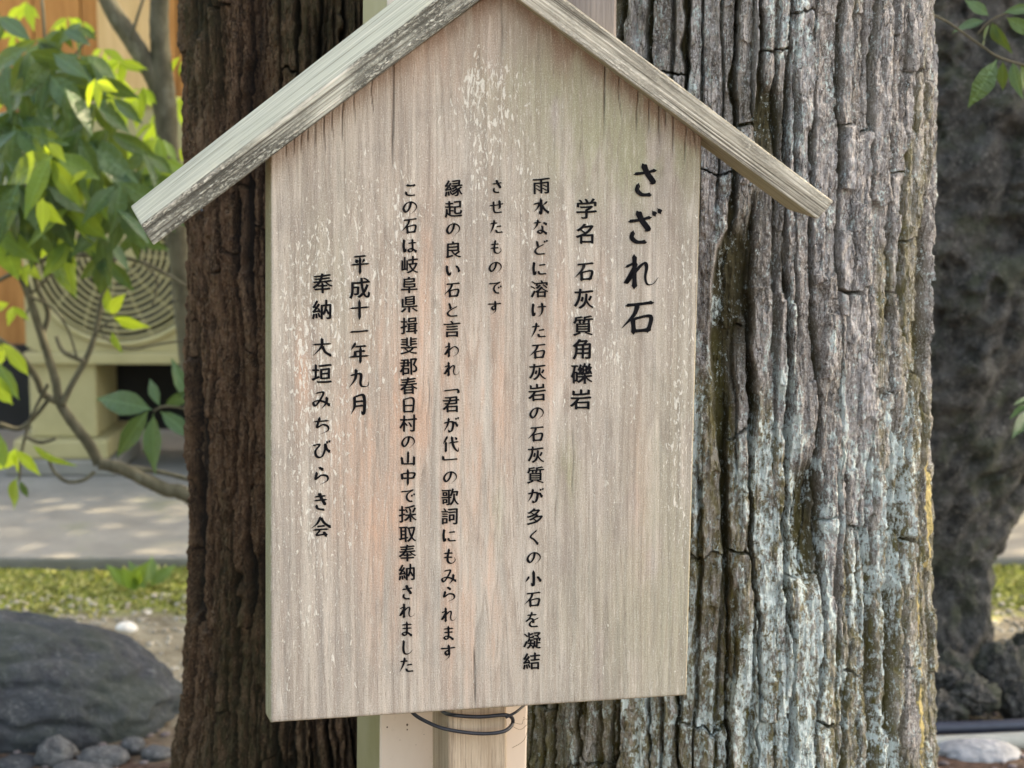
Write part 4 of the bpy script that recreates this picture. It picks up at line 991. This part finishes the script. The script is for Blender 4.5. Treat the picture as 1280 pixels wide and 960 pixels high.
# ------------------------------------------------------------------ branches and leaves
print('plants')
M['bark_small'] = mat_simple('smooth_grey_bark', (0.075, 0.068, 0.045), (0.16, 0.145, 0.10), 30, 0.85, 0.6, 0.002, 0.2, (1, 1, 0.4), extra=((0.20, 0.19, 0.14), 14, 0.58, 0.7))
M['leaf_dark'] = mat_leaf('mature_leaf', (0.026, 0.075, 0.032), (0.055, 0.125, 0.045), 0.12, 0.26)
M['leaf_mid'] = mat_leaf('mid_leaf', (0.05, 0.13, 0.03), (0.10, 0.20, 0.045), 0.38, 0.42)
M['leaf_backlit'] = mat_leaf('backlit_leaf', (0.25, 0.38, 0.03), (0.42, 0.52, 0.05), 0.6, 0.5)  # leaves lit from behind: the sunlit yellow is put into the base colour
def leaf_mesh(mat, wd=0.36, fold=0.16, curl=0.25, wave=0.02, seed=0):
    prof = [(0.0, 0.015), (0.06, 0.05), (0.18, 0.28), (0.32, 0.44), (0.46, 0.5), (0.6, 0.45), (0.72, 0.33), (0.84, 0.17), (0.93, 0.07), (1.0, 0.0)]
    vs = []; fs = []; rr = random.Random(seed)
    for i, (t, q) in enumerate(prof):
        z = -curl*t*t; hw = q*wd; sr = 0.012*(1 if i % 2 else -1)
        vs += [(-hw+sr*q, t, z+fold*hw+wave*math.sin(t*9+seed)), (-hw*0.5, t, z+fold*hw*0.5), (0, t, z), (hw*0.5, t, z+fold*hw*0.5), (hw+sr*q, t, z+fold*hw-wave*math.sin(t*8+seed))]
    for i in range(len(prof)-1):
        for k in range(4): a = i*5+k; fs.append((a, a+1, a+6, a+5))
    me = bpy.data.meshes.new('leaf'); me.from_pydata(vs, [], fs); me.polygons.foreach_set('use_smooth', np.ones(len(fs), bool)); me.materials.append(mat); me.update(); return me
M['leaf_shade'] = mat_leaf('shaded_leaf', (0.025, 0.080, 0.032), (0.055, 0.125, 0.045), 0.08, 0.45)
LM = {kk: [leaf_mesh(M[kk], w_, f_, c_l, 0.015, s_d) for (w_, f_, c_l, s_d) in ((0.34, 0.25, 0.12, 1), (0.40, 0.15, 0.28, 2), (0.30, 0.35, 0.2, 3))] for kk in ('leaf_dark', 'leaf_mid', 'leaf_backlit', 'leaf_shade')}
rl = random.Random(11)
def leaf(parent, base, tip, kind, roll=None):
    """leaf from base to tip (world points), blade roughly facing the viewer side, rolled a little"""
    d_ = tip-base; L = d_.length; y = d_.normalized()
    f = Vector((rl.uniform(-.5, .5), -1, rl.uniform(-0.1, 0.9))).normalized()
    x = y.cross(f); x = x.normalized() if x.length > 0.05 else y.cross(Vector((1, 0, 0))).normalized()
    z = x.cross(y)
    o = bpy.data.objects.new('leaf', rl.choice(LM[kind])); SC.collection.objects.link(o); o.parent = parent
    m3 = Matrix((x, y, z)).transposed().to_4x4(); rr = Matrix.Rotation(rl.uniform(-0.5, 0.5) if roll is None else roll, 4, 'Y')
    o.matrix_basis = Matrix.Translation(base-parent.location) @ m3 @ rr @ Matrix.Scale(L, 4); return o
def leaf_px(parent, x0, y0, x1, y1, dep, kind, roll=None): leaf(parent, at_y(x0, y0, dep), at_y(x1, y1, dep+rl.uniform(-0.06, 0.06)), kind, roll)
def twig(parent, lst, dep, rads, name='branch', seg=8):
    P, Rr = pxt(lst, dep, rads); vs, fs = tube(P, Rr, seg, 0.12, len(lst)); return mesh_obj(name, vs, fs, M['bark_small'], parent)

# forked small tree
ft = empty('forked_tree', at_z(222, 700, 0)); ft.location.y = 3.1
tag(ft, 'thin grey forked tree between the shrub and the darker cedar', 'tree')
def mesh_branch(lst, dep, rads, name='branch'): return twig(ft, lst, dep, rads, name, 12)
mesh_branch([(202, -40), (199, 20), (201, 70), (206, 130), (212, 200), (220, 280), (228, 360), (240, 470), (262, 640), (285, 880)], 3.1, [12, 12, 12.5, 15, 13, 13, 13.5, 14, 15, 17], 'trunk')
mesh_branch([(207, 130), (192, 95), (168, 55), (142, 15), (120, -30)], 3.1, [14, 12.5, 11.5, 11, 10])
mesh_branch([(163, 50), (172, 20), (182, -10)], 3.06, [2.2, 2, 1.8], 'twig')
# shrub
sh = empty('leafy_shrub', (at_y(60, 700, 2.75).x, 2.75, 0)); tag(sh, 'leafy shrub with drooping dark green leaves and bare crooked stems at the left', 'shrub')
B = [([(300, 660), (232, 618), (208, 612), (178, 598), (150, 585), (124, 580)], [10, 9.5, 9, 8.5, 8, 7.5]), ([(124, 580), (112, 556), (92, 530), (75, 503), (68, 470), (52, 420), (36, 370), (14, 320), (-12, 280)], [7.5, 7.5, 7, 6.5, 6, 5.5, 5, 4.5, 4]),
     ([(75, 503), (54, 492), (44, 470), (20, 440), (-10, 420)], [5, 4.5, 4.5, 4, 4]), ([(78, 505), (90, 480), (106, 452), (118, 420), (128, 370), (140, 330), (158, 300), (172, 270)], [4.5, 4, 4, 3.5, 3.2, 3, 2.6, 2.2]),
     ([(-10, 355), (24, 338), (60, 323), (100, 319), (140, 320), (178, 328), (212, 345), (240, 362)], [2.8, 2.8, 2.6, 2.6, 2.5, 2.3, 2.2, 2]), ([(124, 580), (160, 584), (200, 590), (240, 600)], [4, 3.5, 3, 2.8]),
     ([(118, 590), (104, 600), (84, 602), (68, 590), (60, 572)], [2.6, 2.6, 2.4, 2.2, 2]), ([(30, 545), (50, 553), (70, 548)], [2.5, 2.4, 2]), ([(52, 420), (60, 390), (44, 350), (48, 300), (60, 250), (58, 190), (52, 120), (56, 60), (52, -10)], [4, 3.5, 3.5, 3.2, 3, 2.8, 2.5, 2.2, 2]),
     ([(14, 320), (0, 290), (-15, 250)], [3, 3, 3]), ([(60, 250), (90, 200), (120, 170), (150, 180), (190, 186), (225, 200)], [2, 1.8, 1.8, 1.7, 1.5, 1.2]), ([(58, 190), (30, 150), (10, 110)], [2, 1.6, 1.2]), ([(52, 120), (78, 96), (100, 60), (120, 40)], [2, 1.8, 1.6, 1.2]),
     ([(36, 370), (60, 345), (66, 320)], [2, 2, 1.6]), ([(60, 480), (40, 520), (28, 560), (24, 600)], [2.5, 2.2, 2, 1.6]), ([(106, 452), (80, 440), (70, 420)], [3, 3, 2.4]), ([(128, 420), (160, 436), (200, 430), (236, 425)], [1.8, 1.6, 1.4, 1.2]), ([(0, 530), (24, 536), (44, 520), (60, 500)], [3, 3, 3, 3]), ([(140, 330), (168, 300), (196, 268), (214, 236)], [1.6, 1.4, 1.2, 1]), ([(100, 319), (120, 296), (150, 290), (188, 300), (226, 296)], [1.5, 1.4, 1.3, 1.2, 1]), ([(118, 420), (140, 400), (180, 396), (228, 372)], [1.5, 1.4, 1.2, 1]), ([(36, 370), (64, 384), (84, 410), (96, 446)], [2, 1.8, 1.6, 1.6]), ([(24, 338), (40, 366), (30, 400)], [1.6, 1.5, 1.4]), ([(178, 328), (196, 350), (190, 384)], [1.5, 1.4, 1.2])]
for lst, rr_ in B: twig(sh, lst, 2.75+rl.uniform(-0.05, 0.05), rr_)
def whorl(cx, cy, n_, L, kind, dep, spread=(200, 340), parent=None):
    for k in range(n_):
        a = R_(spread[0]+(spread[1]-spread[0])*(k+0.5)/n_+rl.uniform(-12, 12)); l = L*rl.uniform(0.75, 1.15)
        leaf_px(parent or sh, cx+rl.uniform(-4, 4), cy+rl.uniform(-4, 4), cx+l*math.cos(a), cy-l*math.sin(a), dep+rl.uniform(-0.12, 0.12), kind)
for (x, y, n_, L, dp) in [(48, 50, 5, 62, 2.5), (62, 92, 6, 70, 2.45), (8, 78, 5, 60, 2.5), (104, 70, 5, 62, 2.5), (118, 96, 4, 56, 2.6), (20, 138, 5, 70, 2.45), (80, 140, 5, 68, 2.5), (98, 168, 5, 78, 2.4), (40, 190, 6, 80, 2.4), (4, 200, 5, 75, 2.45),
                          (100, 205, 5, 80, 2.45), (58, 236, 5, 78, 2.4), (14, 250, 5, 70, 2.45), (112, 240, 3, 72, 2.5), (138, 120, 3, 55, 2.6), (196, 172, 4, 46, 2.7), (132, 322, 3, 50, 2.6), (150, 255, 2, 60, 2.6), (0, 20, 4, 45, 2.7), (78, 34, 4, 40, 2.6), (30, 110, 5, 66, 2.5), (66, 196, 5, 76, 2.3), (132, 160, 4, 70, 2.5), (128, 210, 4, 74, 2.4), (-8, 150, 5, 76, 2.5), (26, 226, 5, 80, 2.35), (84, 262, 4, 72, 2.4), (-4, 285, 4, 70, 2.5), (46, 280, 3, 66, 2.5), (36, 64, 5, 66, 2.4), (82, 108, 5, 70, 2.35), (160, 205, 2, 60, 2.6), (206, 196, 3, 50, 2.7), (176, 216, 4, 62, 2.5), (150, 228, 4, 62, 2.45), (205, 240, 3, 55, 2.6), (90, 300, 3, 66, 2.5), (150, 262, 3, 66, 2.45), (186, 262, 3, 52, 2.6), (172, 290, 3, 44, 2.7), (128, 290, 3, 60, 2.5), (212, 262, 2, 40, 2.7), (120, 130, 4, 60, 2.4), (64, 70, 5, 56, 2.35), (180, 190, 4, 50, 2.6), (100, 30, 3, 40, 2.6), (20, 160, 5, 72, 2.3)]:
    whorl(x, y, n_, L, 'leaf_dark' if rl.random() < 0.8 else 'leaf_mid', dp, (195, 345))
for (x, y, n_, L, dp, s0, s1) in [(86, 24, 5, 30, 3.0, 190, 350), (100, 30, 3, 30, 3.0, 180, 360), (150, 74, 5, 36, 3.1, 180, 360), (16, 44, 3, 26, 3.1, 150, 390), (14, 112, 3, 46, 3.0, 220, 320), (60, 118, 4, 40, 3.1, 200, 340), (140, 90, 4, 48, 3.2, 200, 340), (226, 72, 3, 34, 3.2, 200, 350),
                                  (224, 124, 4, 40, 3.2, 200, 340), (190, 150, 4, 40, 3.2, 190, 350), (168, 176, 3, 40, 3.2, 200, 340), (72, 285, 4, 50, 2.9, 225, 330), (40, 290, 3, 30, 3.0, 200, 340), (196, 200, 3, 38, 3.2, 220, 330), (130, 60, 3, 26, 3.1, 180, 360), (218, 185, 3, 36, 3.2, 200, 340), (96, 180, 3, 36, 3.1, 200, 340), (64, 150, 3, 30, 3.2, 200, 340),
                                  (6, 430, 3, 30, 2.8, 180, 340), (20, 560, 3, 40, 2.8, 220, 330), (170, 118, 4, 36, 3.2, 180, 350), (30, 4, 4, 30, 3.0, 200, 350), (186, 232, 3, 30, 3.2, 200, 340), (50, 250, 3, 34, 2.3, 200, 340), (110, 215, 3, 30, 2.35, 200, 340), (30, 330, 3, 30, 2.6, 200, 340), (118, 100, 4, 34, 2.3, 190, 350), (60, 180, 3, 30, 2.3, 200, 340), (150, 130, 4, 40, 3.1, 180, 350), (186, 260, 3, 28, 2.9, 200, 340), (14, 380, 3, 28, 2.8, 180, 340), (175, 110, 3, 36, 3.1, 190, 340)]:
    whorl(x, y, n_, L, 'leaf_backlit', dp, (s0, s1))
for q in [(134, 392, 134, 358, 'leaf_backlit', 0.2), (140, 396, 186, 412, 'leaf_backlit', 1.0), (137, 392, 148, 372, 'leaf_backlit', 0.3), (16, 506, -22, 462, 'leaf_backlit', 0.2), (24, 500, -6, 450, 'leaf_mid', 0.2), (6, 586, -6, 540, 'leaf_mid', 0), (40, 556, 88, 590, 'leaf_mid', 0.9), (140, 414, 150, 446, 'leaf_mid', 0.5),
          (22, 596, 12, 640, 'leaf_mid', 0), (24, 600, 36, 625, 'leaf_dark', 0), (36, 470, 2, 425, 'leaf_backlit', 0.1), (68, 316, 80, 372, 'leaf_mid', 0.3)]:
    leaf_px(sh, *q[:4], 2.6, q[4], q[5])
# five-fingered leaf cluster against the dark gap
lc = empty('leaf_spray', (at_y(192, 514, 2.5).x, 2.5, 0)); tag(lc, 'hand-shaped spray of long dark green leaves before the black gap, left of the darker cedar', 'leaf spray')
twig(lc, [(192, 514), (206, 508), (232, 512), (262, 530)], 2.5, [1.4, 1.5, 1.6, 1.8], 'stem')
for q in [(190, 512, 114, 492, 0.3), (200, 508, 184, 470, 0.2), (186, 512, 140, 575, 0.1), (192, 516, 189, 594, 0), (200, 514, 244, 548, 0.2), (206, 506, 244, 492, 0.6), (236, 505, 216, 446, 0.1)]:
    leaf_px(lc, *q[:4], 2.5, 'leaf_shade', q[4])
# spray over the tall rock, upper right
rs = empty('leaf_spray', (at_y(1250, 70, 1.3).x, 1.3, 0)); tag(rs, 'thin arching twig with pointed green leaves at the upper right, before the tall rock', 'leaf spray')
twig(rs, [(1120, -4), (1150, 11), (1185, 28), (1222, 54), (1250, 72), (1290, 84)], 1.3, [1.8, 1.7, 1.6, 1.5, 1.5, 1.5], 'twig')
twig(rs, [(1222, 42), (1240, 24), (1262, 16), (1290, 10)], 1.3, [1, 1, 1, 1], 'twig')
for q in [(1232, 26, 1190, 32, 0.5), (1236, 20, 1206, -4, 0.2), (1238, 30, 1224, 58, 0.3), (1244, 30, 1262, 70, 0.4), (1254, 16, 1300, 6, 0.4), (1258, 22, 1296, 44, 0.4), (1246, 74, 1216, 134, 0.1), (1254, 76, 1252, 116, 0.9), (1266, 78, 1272, 118, 0.7), (1276, 80, 1292, 120, 0.2), (1240, 28, 1250, 60, 0.7)]:
    leaf_px(rs, *q[:4], 1.3, 'leaf_shade', q[4])
for q in [(1285, 505, 1262, 520), (1288, 512, 1268, 545), (1290, 500, 1270, 500)]: leaf_px(rs, *q, 2.0, 'leaf_dark', 0.2)
yl = empty('yellow_plant', (at_y(1160, 60, 4.2).x, 4.2, 0)); tag(yl, 'tiny yellow-green leaves seen between the pale cedar and the tall rock', 'plant')
twig(yl, [(1158, 130), (1160, 80), (1162, 30)], 4.2, [1, 1, .8], 'stem')
for q in [(1160, 60, 1164, 44), (1160, 70, 1172, 66), (1160, 100, 1156, 84), (1160, 64, 1152, 56)]: leaf_px(yl, *q, 4.2, 'leaf_backlit', 0.2)
# small weeds on the moss
wd_ = empty('weed', at_z(172, 740, 0.0)); tag(wd_, 'small bright green weed growing in the moss by the pavement', 'weed')
for k in range(9):
    a = R_(20+k*40); b = wd_.location+Vector((rl.uniform(-.04, .04), rl.uniform(-.04, .04), 0.01)); leaf(wd_, b, b+Vector((math.cos(a)*0.07, math.sin(a)*0.07, 0.06+0.03*rl.random())), 'leaf_mid', 0.2)

# ------------------------------------------------------------------ crown of the right cedar, above the frame: it shades the place
print('crown')
cc = Vector((-0.1, 2.5, 0.9))+SUN_DIR*5.0
rcn = np.random.RandomState(8); NL = 22000
q = rcn.normal(size=(NL, 3)); q /= np.linalg.norm(q, axis=1, keepdims=True); q *= rcn.rand(NL, 1)**0.4
pos = np.array(cc)+q*np.array([3.3, 3.2, 1.2])
keep = f3(pos*0.9, 5, 3)+0.25*rcn.rand(NL) > 0.50; pos = pos[keep]; m = len(pos)
d1 = rcn.normal(size=(m, 3)); d1 /= np.linalg.norm(d1, axis=1, keepdims=True); d2 = np.cross(d1, rcn.normal(size=(m, 3))); d2 /= np.linalg.norm(d2, axis=1, keepdims=True)
sz = 0.09*(0.6+0.8*rcn.rand(m, 1))
vs = np.stack([pos-d1*sz, pos+d2*sz*0.45, pos+d1*sz, pos-d2*sz*0.45], axis=1).reshape(-1, 3)
mesh_obj('crown', vs, np.arange(4*m).reshape(m, 4), M['leaf_dark'], tree_r, False)
for k in range(6):
    e_ = cc+Vector((rl.uniform(-2, 2), rl.uniform(-1.4, 1.4), rl.uniform(-.4, .6))); s0_ = Vector((cxr, cyr, 3.4+0.17*k))
    vs, fs = tube([s0_, s0_.lerp(e_, 0.35)+Vector((0, 0, 0.2)), s0_.lerp(e_, 0.7)+Vector((0, 0, 0.15)), e_], [0.07, 0.05, 0.035, 0.015], 8, 0.1); mesh_obj('limb', vs, fs, M['bark_small'], tree_r)
# leaf mass added outside the frame to darken the left-facing sides
def mass(n_, lo, hi, seed, size):
    r = np.random.RandomState(seed); p = np.array(lo)+r.rand(n_, 3)*(np.array(hi)-np.array(lo)); p = p[f3(p*1.3, seed, 3)+0.2*r.rand(n_) > 0.42]; m = len(p)
    a = r.normal(size=(m, 3)); a /= np.linalg.norm(a, axis=1, keepdims=True); b = np.cross(a, r.normal(size=(m, 3))); b /= np.linalg.norm(b, axis=1, keepdims=True)
    z_ = size*(0.6+0.8*r.rand(m, 1))
    return np.stack([p-a*z_, p+b*z_*0.45, p+a*z_, p-b*z_*0.45], axis=1).reshape(-1, 3), np.arange(4*m).reshape(m, 4)
vs, fs = mass(9000, (-3.2, -2.6, 0), (-2.2, 2.2, 3.2), 4, 0.08)
tag(mesh_obj('added_leaf_mass', vs, fs, M['leaf_dark'], None, False), 'dark green leaf mass added beyond the left edge to shade left-facing sides', 'added_leaf_mass', kind='stuff')
